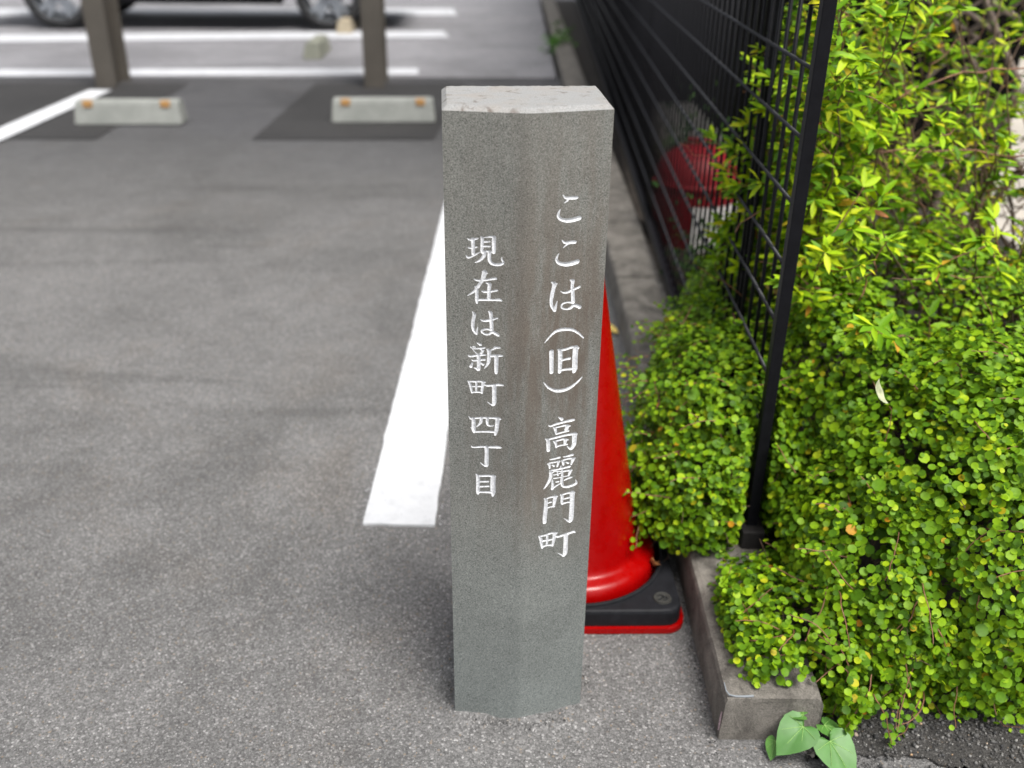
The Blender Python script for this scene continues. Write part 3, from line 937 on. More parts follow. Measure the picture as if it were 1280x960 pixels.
# ================================================================ PARKING BAYS
def wheel_stop(loc, rz, label, reflect=True, L=0.6, mat='stop'):
    root = empty('wheel_stop', loc, rz, label, 'wheel stop', 'concrete wheel stops')
    bm = bmesh.new()
    sec = [(-0.075, 0.0), (-0.052, 0.118), (-0.042, 0.128), (0.042, 0.128), (0.052, 0.118), (0.075, 0.0)]
    a = [bm.verts.new((-L / 2 + (0.012 if z > 0.1 else 0), y, z)) for y, z in sec]
    b = [bm.verts.new((L / 2 - (0.012 if z > 0.1 else 0), y, z)) for y, z in sec]
    n = len(sec)
    bm.faces.new(a); bm.faces.new(list(reversed(b)))
    for i in range(n):
        j = (i + 1) % n
        bm.faces.new((a[i], b[i], b[j], a[j]))
    bmesh.ops.bevel(bm, geom=bm.edges[:], offset=0.006, segments=2, affect='EDGES')
    bmesh.ops.recalc_face_normals(bm, faces=bm.faces[:])
    bmobj('block', bm, M[mat], root)
    if reflect:
        for s in (-1, 1):
            x = s * (L / 2 - 0.085)
            bx = box('reflector', x - 0.026, x + 0.026, -0.064, -0.038, 0.096, 0.132, M['orange'], root, 0.004)
    return root


wheel_stop((-2.20, 5.555, 0.005), math.radians(3.5), 'concrete wheel stop with orange reflectors at the end of the slanted white line')
wheel_stop((-0.77, 5.70, 0.005), math.radians(4.5), 'concrete wheel stop with orange reflectors on the dark patch nearest the stone marker')
wheel_stop((-1.66, 8.35, 0.006), math.radians(92), 'greenish grey wheel stop turned end-on between the two cross lines', False, 0.6, 'stop_dark')
wheel_stop((-1.68, 10.05, 0.006), math.radians(92), 'beige wheel stop turned end-on beside the dark car wheel', False, 0.6, 'stop_beige')


def steel_post(loc, label):
    root = empty('steel_post', loc, math.radians(2), label, 'post', 'brown grey posts behind the wheel stops')
    # open channel: web and two flanges
    w2, d2, t = 0.068, 0.15, 0.012
    poly = [(-w2, -d2), (w2, -d2), (w2, -d2 + t), (t / 2, -d2 + t), (t / 2, d2 - t), (w2, d2 - t), (w2, d2), (-w2, d2), (-w2, d2 - t), (-t / 2, d2 - t), (-t / 2, -d2 + t), (-w2, -d2 + t)]
    prism('column', poly, -0.02, 2.7, M['post_brown'], root)
    box('cap_plate', -0.1, 0.1, -0.18, 0.18, 2.7, 2.712, M['post_brown'], root, 0.002)


steel_post((-2.79, 6.83, 0.006), 'brown grey steel post behind the wheel stop at the slanted white line')
steel_post((-0.98, 6.95, 0.006), 'brown grey steel post behind the wheel stop nearest the stone marker')


# ================================================================ CAR
def car():
    body = simple('dark_car_paint', (0.006, 0.008, 0.014), 0.25, 0.1, 2.0, spec=0.2)
    glass = simple('tinted_glass', (0.01, 0.012, 0.014), 0.06, 0.05, 2.0)
    plastic = simple('dark_trim', (0.006, 0.006, 0.007), 0.7, 0.1, 30.0, spec=0.1)
    alloy = simple('alloy_rim', (0.26, 0.28, 0.31), 0.35, 0.3, 20.0, metal=0.5)
    tyre = simple('tyre_rubber', (0.014, 0.014, 0.015), 0.8, 0.2, 60.0)
    lamp = simple('lamp_lens', (0.6, 0.6, 0.62), 0.12, 0.05, 10.0)
    redl = simple('tail_lens', (0.35, 0.01, 0.01), 0.15, 0.05, 10.0)
    root = empty('parked_car', (-3.18, 10.75, 0.006), math.radians(2.8), 'dark blue black parked car with silver alloy wheels beyond the steel posts', 'car')
    WB, R = 1.305, 0.335
    # side outline, x along the car, front towards +x
    low = [(-2.02, 0.40), (-1.72, 0.32)]
    def arch(cx):
        return [(cx + 0.40 * math.cos(a), 0.30 + 0.40 * math.sin(a)) for a in [math.pi * (1 - k / 10) for k in range(11)]]
    outline = low + arch(-WB) + [(-0.86, 0.29), (0.86, 0.29)] + arch(WB) + [(1.78, 0.31), (2.10, 0.38),
              (2.16, 0.52), (2.13, 0.72), (2.02, 0.86), (1.6, 0.95), (1.15, 1.02), (1.05, 1.04), (-1.55, 1.06), (-1.98, 1.04), (-2.10, 0.90), (-2.12, 0.6)]
    W = 0.82
    bm = bmesh.new()
    def wid(x, z):
        k = 1 - 0.16 * max(0, (abs(x) - 1.55) / 0.6) ** 2
        return W * k * (1 - 0.05 * max(0, (z - 0.75) / 0.3)) * (0.965 if z < 0.33 else 1)
    A = [bm.verts.new((x, -wid(x, z), z)) for x, z in outline]
    A2 = [bm.verts.new((x * 0.985, -wid(x, z) + 0.05, z if z > 0.35 else z)) for x, z in outline]
    B = [bm.verts.new((x, wid(x, z), z)) for x, z in outline]
    n = len(outline)
    bm.faces.new(A); bm.faces.new(list(reversed(B)))
    for v in A2: bm.verts.remove(v)
    for i in range(n):
        j = (i + 1) % n
        bm.faces.new((A[j], A[i], B[i], B[j]))
    sharp = [e for e in bm.edges if len(e.link_faces) == 2 and any(len(f.verts) > 8 for f in e.link_faces) and min(v.co.z for v in e.verts) > 0.7 and abs(e.verts[0].co.z - e.verts[1].co.z) < .2]
    bmesh.ops.bevel(bm, geom=sharp, offset=0.05, segments=3, affect='EDGES')
    bmesh.ops.triangulate(bm, faces=[f for f in bm.faces if len(f.verts) > 4])
    bmesh.ops.recalc_face_normals(bm, faces=bm.faces[:])
    bd = bmobj('body', bm, body, root)
    # cabin
    bot = [(-2.0, 1.03), (1.12, 1.03)]
    cab_b = [(-2.0, -0.80), (1.12, -0.80), (1.12, 0.80), (-2.0, 0.80)]
    cab_t = [(-1.62, -0.60), (0.28, -0.60), (0.28, 0.60), (-1.62, 0.60)]
    bm = bmesh.new()
    a = [bm.verts.new((x, y, 1.03)) for x, y in cab_b]
    b = [bm.verts.new((x, y, 1.52)) for x, y in cab_t]
    bm.faces.new(b)
    for i in range(4):
        bm.faces.new((a[i], a[(i + 1) % 4], b[(i + 1) % 4], b[i]))
    bmesh.ops.bevel(bm, geom=[e for e in bm.edges if min(v.co.z for v in e.verts) > 1.4 or abs(e.verts[0].co.z - e.verts[1].co.z) > .2], offset=0.06, segments=3, affect='EDGES')
    bmobj('cabin', bm, body, root)
    def side_pt(x, z, s):
        t = (z - 1.03) / 0.49
        return (x, s * (0.80 - 0.20 * t + 0.004), z)
    for s in (-1, 1):
        for xs in ([(-1.72, 1.08), (-0.98, 1.08), (-0.98, 1.44), (-1.48, 1.44)], [(-0.92, 1.08), (0.02, 1.08), (-0.06, 1.44), (-0.92, 1.44)], [(0.10, 1.08), (0.86, 1.08), (0.24, 1.44), (0.02, 1.44)]):
            V = [side_pt(x, z, s) for x, z in xs]
            V2 = [(v[0], v[1] + s * 0.006, v[2]) for v in V]
            pymesh('window', V + V2, [(0, 1, 2, 3), (4, 5, 6, 7), (0, 1, 5, 4), (1, 2, 6, 5), (2, 3, 7, 6), (3, 0, 4, 7)], glass, root)
        for x in (-0.72, 0.28):
            box('door_handle', x - 0.09, x + 0.09, s * 0.833 - 0.02, s * 0.833 + 0.02, 0.86, 0.89, plastic, root, 0.008)
        box('mirror', 0.82, 0.98, s * 0.95 - 0.09, s * 0.95 + 0.09, 1.04, 1.16, body, root, 0.03)
        box('sill', -0.86, 0.86, s * 0.80 - 0.03, s * 0.80 + 0.03, 0.245, 0.33, plastic, root, 0.01)
        box('headlight', 1.93, 2.14, s * 0.62 - 0.12, s * 0.62 + 0.12, 0.66, 0.78, lamp, root, 0.03)
        box('tail_light', -2.15, -1.98, s * 0.66 - 0.1, s * 0.66 + 0.1, 0.78, 0.98, redl, root, 0.03)
    pymesh('windscreen', [(1.06, -0.70, 1.075), (1.06, 0.70, 1.075), (0.34, 0.54, 1.49), (0.34, -0.54, 1.49)], [(0, 1, 2, 3)], glass, root)
    pymesh('rear_window', [(-1.99, -0.66, 1.10), (-1.99, 0.66, 1.10), (-1.68, 0.54, 1.47), (-1.68, -0.54, 1.47)], [(3, 2, 1, 0)], glass, root)
    tp = [(0.24, -0.10), (0.262, -0.112), (0.31, -0.112), (0.33, -0.095), (0.335, -0.06), (0.335, 0.06), (0.33, 0.095), (0.31, 0.112), (0.262, 0.112), (0.24, 0.10)]
    def rot(V): return [(x, z, y) for x, y, z in V]
    for x in (-WB, WB):
        for s in (-1, 1):
            wh = empty('wheel', (x, s * 0.715, R)); wh.parent = root
            V, F = lathe_data(tp, 36)
            pymesh('tyre', rot(V), F, tyre, wh, True)
            rim = bmesh.new()
            V, F = lathe_data([(0.245, -0.09), (0.252, -0.10), (0.262, -0.113), (0.25, -0.085), (0.23, -0.03), (0.23, 0.09)], 36)
            V = rot(V)
            if s > 0: V = [(p[0], -p[1], p[2]) for p in V]
            k0 = len(V)
            for q in range(5):
                for dq in (-0.17, 0.17):
                    an = 2 * math.pi * q / 5 + dq + 0.3
                    ca, sa = math.cos(an), math.sin(an)
                    n0 = len(V)
                    for (rr, ww) in ((0.03, 0.034), (0.25, 0.022)):
                        for side in (-1, 1):
                            for yy in (-0.095, -0.06):
                                V.append((rr * ca - side * ww * sa, (yy if s < 0 else -yy), rr * sa + side * ww * ca))
                    for f in ((0, 1, 3, 2), (4, 6, 7, 5), (0, 2, 6, 4), (1, 5, 7, 3), (0, 4, 5, 1), (2, 3, 7, 6)):
                        F.append(tuple(n0 + i for i in f))
            rim.free()
            pymesh('rim', V, F, alloy, wh)
    return root


car()


# ================================================================ BEHIND THE FENCE
def house():
    root = empty('house', (1.05, 3.9, 0), 0, 'black timber clad house wall standing behind the mesh fence', 'house')
    box('wall', 0.02, 0.93, 0.02, 9.6, 0.0, 3.0, M['siding'], root)
    bd = {}
    def board(x0, x1, y0, y1, key):
        if key not in bd:
            o = box('board', 0, x1 - x0, 0, y1 - y0, 0.04, 3.0, M['siding'], root, 0.004, 1)
            bd[key] = o.data
        else:
            o = link('board', bd[key], root)
        o.location = (x0, y0, 0)
    y = 0.022
    while y < 9.5:
        board(0.0, 0.0195, y, y + 0.088, 'side'); y += 0.10
    x = 0.0
    while x < 0.86:
        board(x, x + 0.088, -0.002, 0.0195, 'front'); x += 0.10
    box('roof', -0.18, 1.1, -0.2, 9.8, 3.0, 3.12, M['siding'], root, 0.01)


house()


def shade_backdrop():  # added boards whose black stands in for the shade beyond the yard
    root = empty('shade_boards', (2.02, 8.6, 0), 0, 'dark boards added for the shade across the end of the paved yard', 'wall')
    x = 0.0
    me = None
    while x < 4.4:
        if me is None:
            o = box('board', 0, 0.19, 0, 0.03, 0.0, 2.2, M['siding'], root, 0.004, 1); me = o.data
        else:
            o = link('board', me, root)
        o.location = (x, 0, 0); x += 0.2
    box('coping', -0.03, 4.45, -0.03, 0.06, 2.2, 2.25, M['siding'], root, 0.005)


shade_backdrop()
tag(box('concrete_step', 0.72, 1.04, 4.7, 5.7, 0.012, 0.13, M['paving'], None, 0.01), 'beige concrete step at the foot of the black house wall', 'step')


def bin_red():
    root = empty('plastic_bin', (0.655, 3.40, 0.02), math.radians(-14), 'red round topped plastic bin with a white lower front behind the fence', 'bin')
    V, F = [], []
    prof = [(0.0, 0.375), (0.05, 0.371), (0.09, 0.356), (0.122, 0.33), (0.142, 0.295), (0.150, 0.25), (0.148, 0.18), (0.143, 0.10), (0.138, 0.0)]
    v, f = lathe_data(prof, 40)
    pymesh('lid_and_body', v, f, M['red_bin'], root, True)
    v, f = lathe_data([(0.150, 0.262), (0.1555, 0.258), (0.1555, 0.240), (0.150, 0.236)], 40)
    pymesh('lid_rim', v, f, M['red_bin'], root, True)
    hb = Tubes(); hb.add([(-0.05, 0, 0.365), (-0.04, 0, 0.392), (0.04, 0, 0.392), (0.05, 0, 0.365)], 0.007, 0.007, 8)
    hb.build('handle', M['red_bin'], root)
    # white curved panel on the lower front
    n = 18
    V = []
    for i in range(n + 1):
        a = math.radians(-88 + 150 * i / n)
        for z in (0.02, 0.19):
            r = 0.1515 if z > .1 else 0.1425
            V.append((r * math.cos(a), r * math.sin(a), z))
    F = [(2 * i, 2 * i + 2, 2 * i + 3, 2 * i + 1) for i in range(n)]
    pymesh('white_panel', V, F, M['white_plastic'], root, True)


bin_red()

# ================================================================ LEAF SHAPES
ROUND_V = np.array([(0, 0, -0.06)] + [(0.5 * math.cos(a) * (1.06 if k == 0 else 1), 0.5 * math.sin(a), 0.05 if k % 2 else 0.015) for k, a in enumerate([2 * math.pi * i / 8 for i in range(8)])])
ROUND_F = np.array([(0, 1 + i, 1 + (i + 1) % 8) for i in range(8)])
NAR_V = np.array([(0, 0, 0), (0.13, 0.28, 0.03), (0.145, 0.55, 0.03), (0.085, 0.82, -0.01), (0, 1.0, -0.07), (-0.085, 0.82, -0.01), (-0.145, 0.55, 0.03), (-0.13, 0.28, 0.03),
                  (0, 0.28, -0.015), (0, 0.55, -0.02), (0, 0.82, -0.045)])
NAR_F = np.array([(0, 1, 8), (0, 8, 7), (1, 2, 9), (1, 9, 8), (7, 8, 9), (7, 9, 6), (2, 3, 10), (2, 10, 9), (6, 9, 10), (6, 10, 5), (3, 4, 10), (5, 10, 4)])


def frames(N_, T_):
    Z = N_ / np.linalg.norm(N_, axis=1, keepdims=True)
    Y = T_ - Z * (T_ * Z).sum(1, keepdims=True)
    Y /= np.linalg.norm(Y, axis=1, keepdims=True) + 1e-9
    X = np.cross(Y, Z)
    return np.stack([X, Y, Z], 2)          # columns


def leaves_mesh(name, P, R, S, LV, LF, mat, parent):
    V = np.einsum('nij,kj->nki', R, LV) * S[:, None, None] + P[:, None, :]
    F = (LF[None] + (np.arange(len(P)) * len(LV))[:, None, None]).reshape(-1, 3)
    o = npmesh(name, V.reshape(-1, 3), F, mat, parent, True)
    o['kind'] = 'stuff'
    return o


def leaf_objects(P, R, S, LV, LF, mat, parent, inv):
    me = bpy.data.meshes.new('leaf')
    me.from_pydata([tuple(v) for v in LV], [], [tuple(int(i) for i in f) for f in LF])
    me.materials.append(mat)
    me.shade_smooth()
    for p, r, s in zip(P, R, S):
        o = link('leaf', me, parent)
        Mx = Matrix([[*(r[i] * s), p[i]] for i in range(3)] + [[0, 0, 0, 1]])
        o.matrix_basis = inv @ Mx
    return me


# ================================================================ CREEPING VINE
def vine():
    org = Vector((0.62, 1.4, 0.03))
    root = empty('creeping_vine', org, 0, 'creeping wire vine with tiny round green leaves spilling over the kerb end', 'vine')
    blobs = [  # centre, radii, weight
        ((0.425, 1.66, 0.225), (0.175, 0.24, 0.19), 1.25),
        ((0.345, 1.53, 0.175), (0.115, 0.15, 0.115), 1.3),
        ((0.425, 1.95, 0.235), (0.085, 0.22, 0.14), 1.0),
        ((0.490, 1.220, 0.088), (0.160, 0.170, 0.085), 1.5),
        ((0.61, 1.31, 0.13), (0.14, 0.22, 0.22), 1.2),
        ((0.79, 1.37, 0.17), (0.27, 0.29, 0.36), 1.2),
        ((1.06, 1.37, 0.19), (0.28, 0.32, 0.38), 1.1),
        ((0.63, 1.62, 0.28), (0.16, 0.25, 0.25), 1.1),
        ((0.85, 1.85, 0.28), (0.40, 0.36, 0.27), 0.7),
        ((1.35, 1.62, 0.26), (0.30, 0.40, 0.34), 0.6),
        ((0.52, 2.02, 0.22), (0.12, 0.35, 0.22), 0.9),
    ]
    Cs = np.array([b[0] for b in blobs]); Rs = np.array([b[1] for b in blobs])

    def keep(P, thr=0.80, me=-1):
        q = np.linalg.norm((P[:, None, :] - Cs[None]) / Rs[None], axis=2)
        if me >= 0: q[:, me] = 9
        k = (q.min(1) > thr) & (P[:, 2] > 0.012)
        # the kerb stone is solid
        k &= ~((P[:, 0] > 0.322) & (P[:, 0] < 0.482) & (P[:, 1] > 1.06) & (P[:, 2] < 0.094))
        # the soil too
        k &= ~((P[:, 0] > 0.468) & (P[:, 1] > 1.25) & (P[:, 2] < 0.055))
        # nothing grows through the end post, and it stands clear of the leaves in front of it
        lane = np.abs(P[:, 0] - 0.448 * P[:, 1] / 1.464) < 0.021
        k &= ~(lane & (P[:, 1] < 1.50) & (P[:, 2] > 0.098 + np.maximum(0, (1.44 - P[:, 1])) * 0.5))
        k &= ~((np.abs(P[:, 0] - 0.442) < 0.028) & (P[:, 1] > 1.40) & (P[:, 1] < 1.49) & (P[:, 2] < 0.15))
        k &= ~((P[:, 1] < 1.40) & (P[:, 0] < 0.345))
        # the heart-leaved weed keeps its place at the kerb end, the stone marker and cone stay free
        k &= ~((P[:, 0] < 0.50) & (P[:, 1] < 1.085))
        return k

    def surf(bi, n):
        d = RNG.normal(size=(n, 3)); d /= np.linalg.norm(d, axis=1, keepdims=True)
        c, r = Cs[bi], Rs[bi]
        nm = d / r; nm /= np.linalg.norm(nm, axis=1, keepdims=True)
        P = c + d * r
        P = P + nm * (0.022 * wob(P, 22, bi * 1.7) + 0.018 * wob(P, 60, bi))[:, None]
        return P, nm

    LP, LN, LS, LT = [], [], [], []
    for bi, (c, r, wgt) in enumerate(blobs):
        a, b_, c_ = r
        area = 4 * math.pi * (((a * b_) ** 1.6 + (a * c_) ** 1.6 + (b_ * c_) ** 1.6) / 3) ** (1 / 1.6)
        n = int(area * 25000 * wgt)
        P, nm = surf(bi, n)
        dep = RNG.exponential(0.024, n) - 0.008
        P = P - nm * dep[:, None]
        # open gaps where one looks into the dark inside
        gap = wob(P, 30, 3.3) + 0.6 * wob(P, 75, 1.1)
        k = keep(P, 0.80, bi) & (gap > -0.44) & ~((P[:, 1] > 1.9) & (RNG.random(n) < 0.3))
        P, nm = P[k], nm[k]
        n = len(P)
        nn = nm * 0.75 + np.array([0, -0.12, 0.5]) + RNG.normal(size=(n, 3)) * 0.42
        LP.append(P); LN.append(nn); LT.append(RNG.normal(size=(n, 3)))
        LS.append(0.0104 * np.exp(RNG.normal(size=n) * 0.25))
    # strands with leaves in two rows
    tb = Tubes()
    SP, SN, SS, ST = [], [], [], []
    plan = [(0, 130), (1, 70), (2, 45), (3, 80), (4, 70), (5, 170), (6, 150), (7, 60), (8, 50), (9, 40), (10, 40)]
    for bi, cnt in plan:
        P, nm = surf(bi, cnt)
        kk = keep(P, 0.86, bi)
        for p, n_ in zip(P[kk], nm[kk]):
            p = Vector(p) - Vector(n_) * 0.004
            n_ = Vector(n_)
            d = (n_ * 0.38 + Vector((random.gauss(0, .7), random.gauss(0, .5), random.gauss(0.0, .5)))).normalized()
            steps = random.randint(6, 15)
            pts = [p.copy()]
            side = random.choice((-1, 1))
            for s in range(steps):
                d = (d + Vector((random.gauss(0, .14), random.gauss(0, .14), random.gauss(-0.05, .12))) - n_ * 0.03).normalized()
                p = p + d * 0.0085
                if not keep(np.array([p]), 0.55)[0]: break
                pts.append(p.copy())
                sd = d.cross(Vector((0, 0, 1)))
                if sd.length < .1: sd = Vector((1, 0, 0))
                sd.normalize(); side = -side
                lp = p + sd * side * 0.0065
                SP.append(lp[:]); SN.append((n_ * 0.5 + Vector((0, -0.2, 0.7)) + Vector((random.gauss(0, .35), random.gauss(0, .35), random.gauss(0, .2))))[:])
                ST.append((sd * side)[:])
                SS.append(0.0108 * (1 - 0.35 * (s / steps) ** 2) * math.exp(random.gauss(0, .16)))
            if len(pts) > 2: tb.add(pts, 0.0011, 0.0007, 4)
    # long runners that hang free on the lot side and at the front
    for k in range(36):
        y = random.uniform(1.50, 1.95); z = random.uniform(0.12, 0.36)
        p = Vector((0.305 - 0.05 * math.sin((y - 1.35) * 5) + random.uniform(-.02, .05), y, z))
        d = Vector((-1, random.gauss(-0.35, .35), random.gauss(0.15, .3))).normalized()
        pts = [p.copy()]
        steps = random.randint(4, 10); side = 1
        for s in range(steps):
            d = (d + Vector((random.gauss(0, .1), random.gauss(0, .1), -0.05 + random.gauss(0, .1)))).normalized()
            p = p + d * 0.0088
            pts.append(p.copy())
            if random.random() < 0.25: continue
            sd = d.cross(Vector((0, 0, 1))).normalized(); side = -side
            SP.append((p + sd * side * 0.006 + Vector((0, 0, random.uniform(-.004, .004))))[:]); SN.append((random.gauss(0, .4), random.gauss(-.3, .4), 0.8)); ST.append((sd * side)[:])
            SS.append(0.0088 * (1 - 0.45 * s / steps) * math.exp(random.gauss(0, .2)))
        tb.add(pts, 0.0009, 0.0005, 4)
    for k in range(70):
        x = random.uniform(0.50, 1.25); z = random.uniform(0.05, 0.20)
        p = Vector((x, 1.13 + random.uniform(-.03, .03), z))
        d = Vector((random.gauss(0, .5), random.gauss(-0.35, .3), random.gauss(-0.6, .35))).normalized()
        pts = [p.copy()]; steps = random.randint(7, 15); side = 1
        for s in range(steps):
            d = (d + Vector((random.gauss(0, .12), random.gauss(0, .1), -0.03 + random.gauss(0, .1)))).normalized()
            p = p + d * 0.0085
            if p.z < 0.012: p.z = 0.012; d.z = abs(d.z) * .3
            pts.append(p.copy())
            sd = d.cross(Vector((0, -1, .4)))
            if sd.length < .1: sd = Vector((1, 0, 0))
            sd.normalize(); side = -side
            SP.append((p + sd * side * 0.0062)[:]); SN.append((random.gauss(0, .35), random.gauss(-.5, .35), 0.8)); ST.append((sd * side)[:])
            SS.append(0.0105 * (1 - 0.4 * s / steps) * math.exp(random.gauss(0, .18)))
        tb.add(pts, 0.0010, 0.0006, 4)
    # dark twiggy inside
    tw = Tubes()
    for k in range(900):
        bi = RNG.integers(0, len(blobs))
        P, nm = surf(bi, 1)
        p = Vector(P[0]) - Vector(nm[0]) * random.uniform(0.03, 0.07)
        if not keep(np.array([p]), 0.5)[0]: continue
        d = Vector((random.gauss(0, 1), random.gauss(0, 1), random.gauss(0, 1))).normalized()
        pts = [p + d * (0.014 * s) + Vector((random.gauss(0, .003), random.gauss(0, .003), random.gauss(0, .003))) for s in range(7)]
        tw.add(pts, 0.0008, 0.0006, 3)
    inv = Matrix.Translation(-org)
    o = tb.build('runner_stems', M['twig_red'], root); o['kind'] = 'stuff'; o.matrix_basis = inv
    o = tw.build('inner_twigs', M['twig_brown'], root); o['kind'] = 'stuff'; o.matrix_basis = inv
    SP = np.array(SP); SN = np.array(SN); SS = np.array(SS); ST = np.array(ST)
    dist = np.linalg.norm(SP - np.array(CAM[:]), axis=1)
    big = np.argsort(dist / SS)[:300]
    msk = np.zeros(len(SP), bool); msk[big] = True
    leaf_objects(SP[big], frames(SN[big], ST[big]), SS[big], ROUND_V, ROUND_F, M['vine_o'], root, inv)
    P = np.concatenate(LP + [SP[~msk]]); Nn = np.concatenate(LN + [SN[~msk]]); S = np.concatenate(LS + [SS[~msk]]); T = np.concatenate(LT + [ST[~msk]])
    o = leaves_mesh('foliage', P, frames(Nn, T), S, ROUND_V, ROUND_F, M['vine'], root)
    o.matrix_basis = inv
    print('vine leaves', len(P))


vine()


# ================================================================ NARROW LEAVED SHRUBS
def shrub(name, label, bases, tips, seed, leafL, n_obj, dens=1.0, bare=0, cat='shrub', tangle=None, arcs=()):
    rnd = random.Random(seed)
    org = Vector(bases[0])
    root = empty(name, org, 0, label, cat)
    inv = Matrix.Translation(-org)
    st, tw = Tubes(), Tubes()
    P, Nn, T, S = [], [], [], []

    def put(p, d, L):
        n_ = Vector((rnd.gauss(0, .45), rnd.gauss(-0.25, .45), 1.0))
        P.append(p[:]); Nn.append(n_[:]); T.append(d[:]); S.append(L)

    def leafy(p0, d, length, step, L, tuft=True):
        p = p0.copy(); pts = [p.copy()]; ang = rnd.uniform(0, 6.28)
        k = int(length / step)
        for i in range(k):
            d = (d + Vector((rnd.gauss(0, .07), rnd.gauss(0, .07), 0.02 + rnd.gauss(0, .05)))).normalized()
            p = p + d * step
            pts.append(p.copy())
            ang += 2.4
            sx = d.cross(Vector((0, 0, 1)))
            if sx.length < .1: sx = Vector((1, 0, 0))
            sx.normalize(); sy = d.cross(sx)
            o = (sx * math.cos(ang) + sy * math.sin(ang))
            if rnd.random() < 0.93 * dens:
                put(p, (d * 0.65 + o * 0.85 + Vector((0, 0, 0.1))).normalized(), L * (0.65 + 0.5 * rnd.random()))
        if tuft:
            for q in range(rnd.randint(4, 7)):
                ang += 2.4
                o = (sx * math.cos(ang) + sy * math.sin(ang))
                put(p, (d * 0.9 + o * 0.7).normalized(), L * (0.6 + 0.55 * rnd.random()))
        tw.add(pts, 0.0013, 0.0007, 4)

    for ti, tip in enumerate(tips):
        tip = Vector(tip)
        b = Vector(bases[rnd.randrange(len(bases))]) + Vector((rnd.gauss(0, .05), rnd.gauss(0, .05), 0))
        mid = b.lerp(tip, 0.5) + Vector((rnd.gauss(0, .04), rnd.gauss(0, .04), rnd.uniform(0.05, 0.22)))
        pts = []
        m = 16
        for i in range(m + 1):
            t = i / m
            q = b * (1 - t) ** 2 + mid * 2 * t * (1 - t) + tip * t * t
            pts.append(q + Vector((rnd.gauss(0, .006), rnd.gauss(0, .006), rnd.gauss(0, .006))))
        st.add(pts, 0.0048 if ti % 4 == 0 else 0.0028, 0.0011, 5)
        if ti < bare: continue
        for i in range(7, m + 1):
            for q in range(2):
                if rnd.random() < 0.44:
                    d = ((pts[i] - pts[i - 1]).normalized() * 0.7 + Vector((rnd.gauss(0, .8), rnd.gauss(-.15, .8), rnd.gauss(.15, .5)))).normalized()
                    leafy(pts[i], d, rnd.uniform(0.03, 0.11), 0.0085, leafL)
        d = (pts[-1] - pts[-3]).normalized()
        leafy(pts[-1], d, rnd.uniform(.05, .1), 0.008, leafL * 1.1)
    # bare wiry twigs between the branches
    for k in range(bare * 6):
        tip = Vector(tips[rnd.randrange(len(tips))]); b = Vector(bases[rnd.randrange(len(bases))])
        p = b.lerp(tip, rnd.uniform(.3, .9)) + Vector((rnd.gauss(0, .05), rnd.gauss(0, .05), rnd.gauss(0, .05)))
        d = Vector((rnd.gauss(0, 1), rnd.gauss(0, 1), rnd.gauss(.3, .6))).normalized()
        pts = [p + d * (.02 * i) + Vector((rnd.gauss(0, .004), rnd.gauss(0, .004), rnd.gauss(0, .004))) for i in range(rnd.randint(5, 11))]
        tw.add(pts, 0.0012, 0.0006, 4)
    if tangle:
        (x0, x1), (y0, y1), (z0, z1), cnt = tangle
        for k in range(cnt):
            p = Vector((rnd.uniform(x0, x1), rnd.uniform(y0, y1), rnd.uniform(z0, z1)))
            d = Vector((rnd.gauss(0.3, .7), rnd.gauss(0, .5), rnd.gauss(.6, .5))).normalized()
            pts = [p.copy()]
            for i in range(rnd.randint(6, 14)):
                d = (d + Vector((rnd.gauss(0, .12), rnd.gauss(0, .12), rnd.gauss(0, .12)))).normalized()
                p = p + d * 0.022
                pts.append(p.copy())
            st.add(pts, rnd.choice((0.0012, 0.0016, 0.0022, 0.004)), 0.0009, 5)
            if rnd.random() < 0.35: leafy(p, d, 0.03, 0.009, leafL * .8)
    for arc in arcs:
        P3 = [Vector(a) for a in arc]
        pts = []
        for i in range(23):
            t = i / 22
            q = P3[0] * (1 - t) ** 2 + P3[1] * 2 * t * (1 - t) + P3[2] * t * t
            pts.append(q + Vector((rnd.gauss(0, .003), rnd.gauss(0, .003), rnd.gauss(0, .003))))
        tw.add(pts, 0.0026, 0.0015, 6)
        leafy(pts[-1], (pts[-1] - pts[-3]).normalized(), .05, .009, leafL)
    o = st.build('branches', M['twig_brown'], root); o['kind'] = 'stuff'; o.matrix_basis = inv
    o = tw.build('twigs', M['twig_red'], root); o['kind'] = 'stuff'; o.matrix_basis = inv
    P = np.array(P); Nn = np.array(Nn); T = np.array(T); S = np.array(S)
    dist = np.linalg.norm(P - np.array(CAM[:]), axis=1)
    R = frames(Nn, T)
    big = np.argsort(dist / S)[:n_obj]
    msk = np.zeros(len(P), bool); msk[big] = True
    leaf_objects(P[big], R[big], S[big], NAR_V, NAR_F, M['spir_o'], root, inv)
    o = leaves_mesh('foliage', P[~msk], R[~msk], S[~msk], NAR_V, NAR_F, M['spir'], root)
    o.matrix_basis = inv
    print(name, 'leaves', len(P))


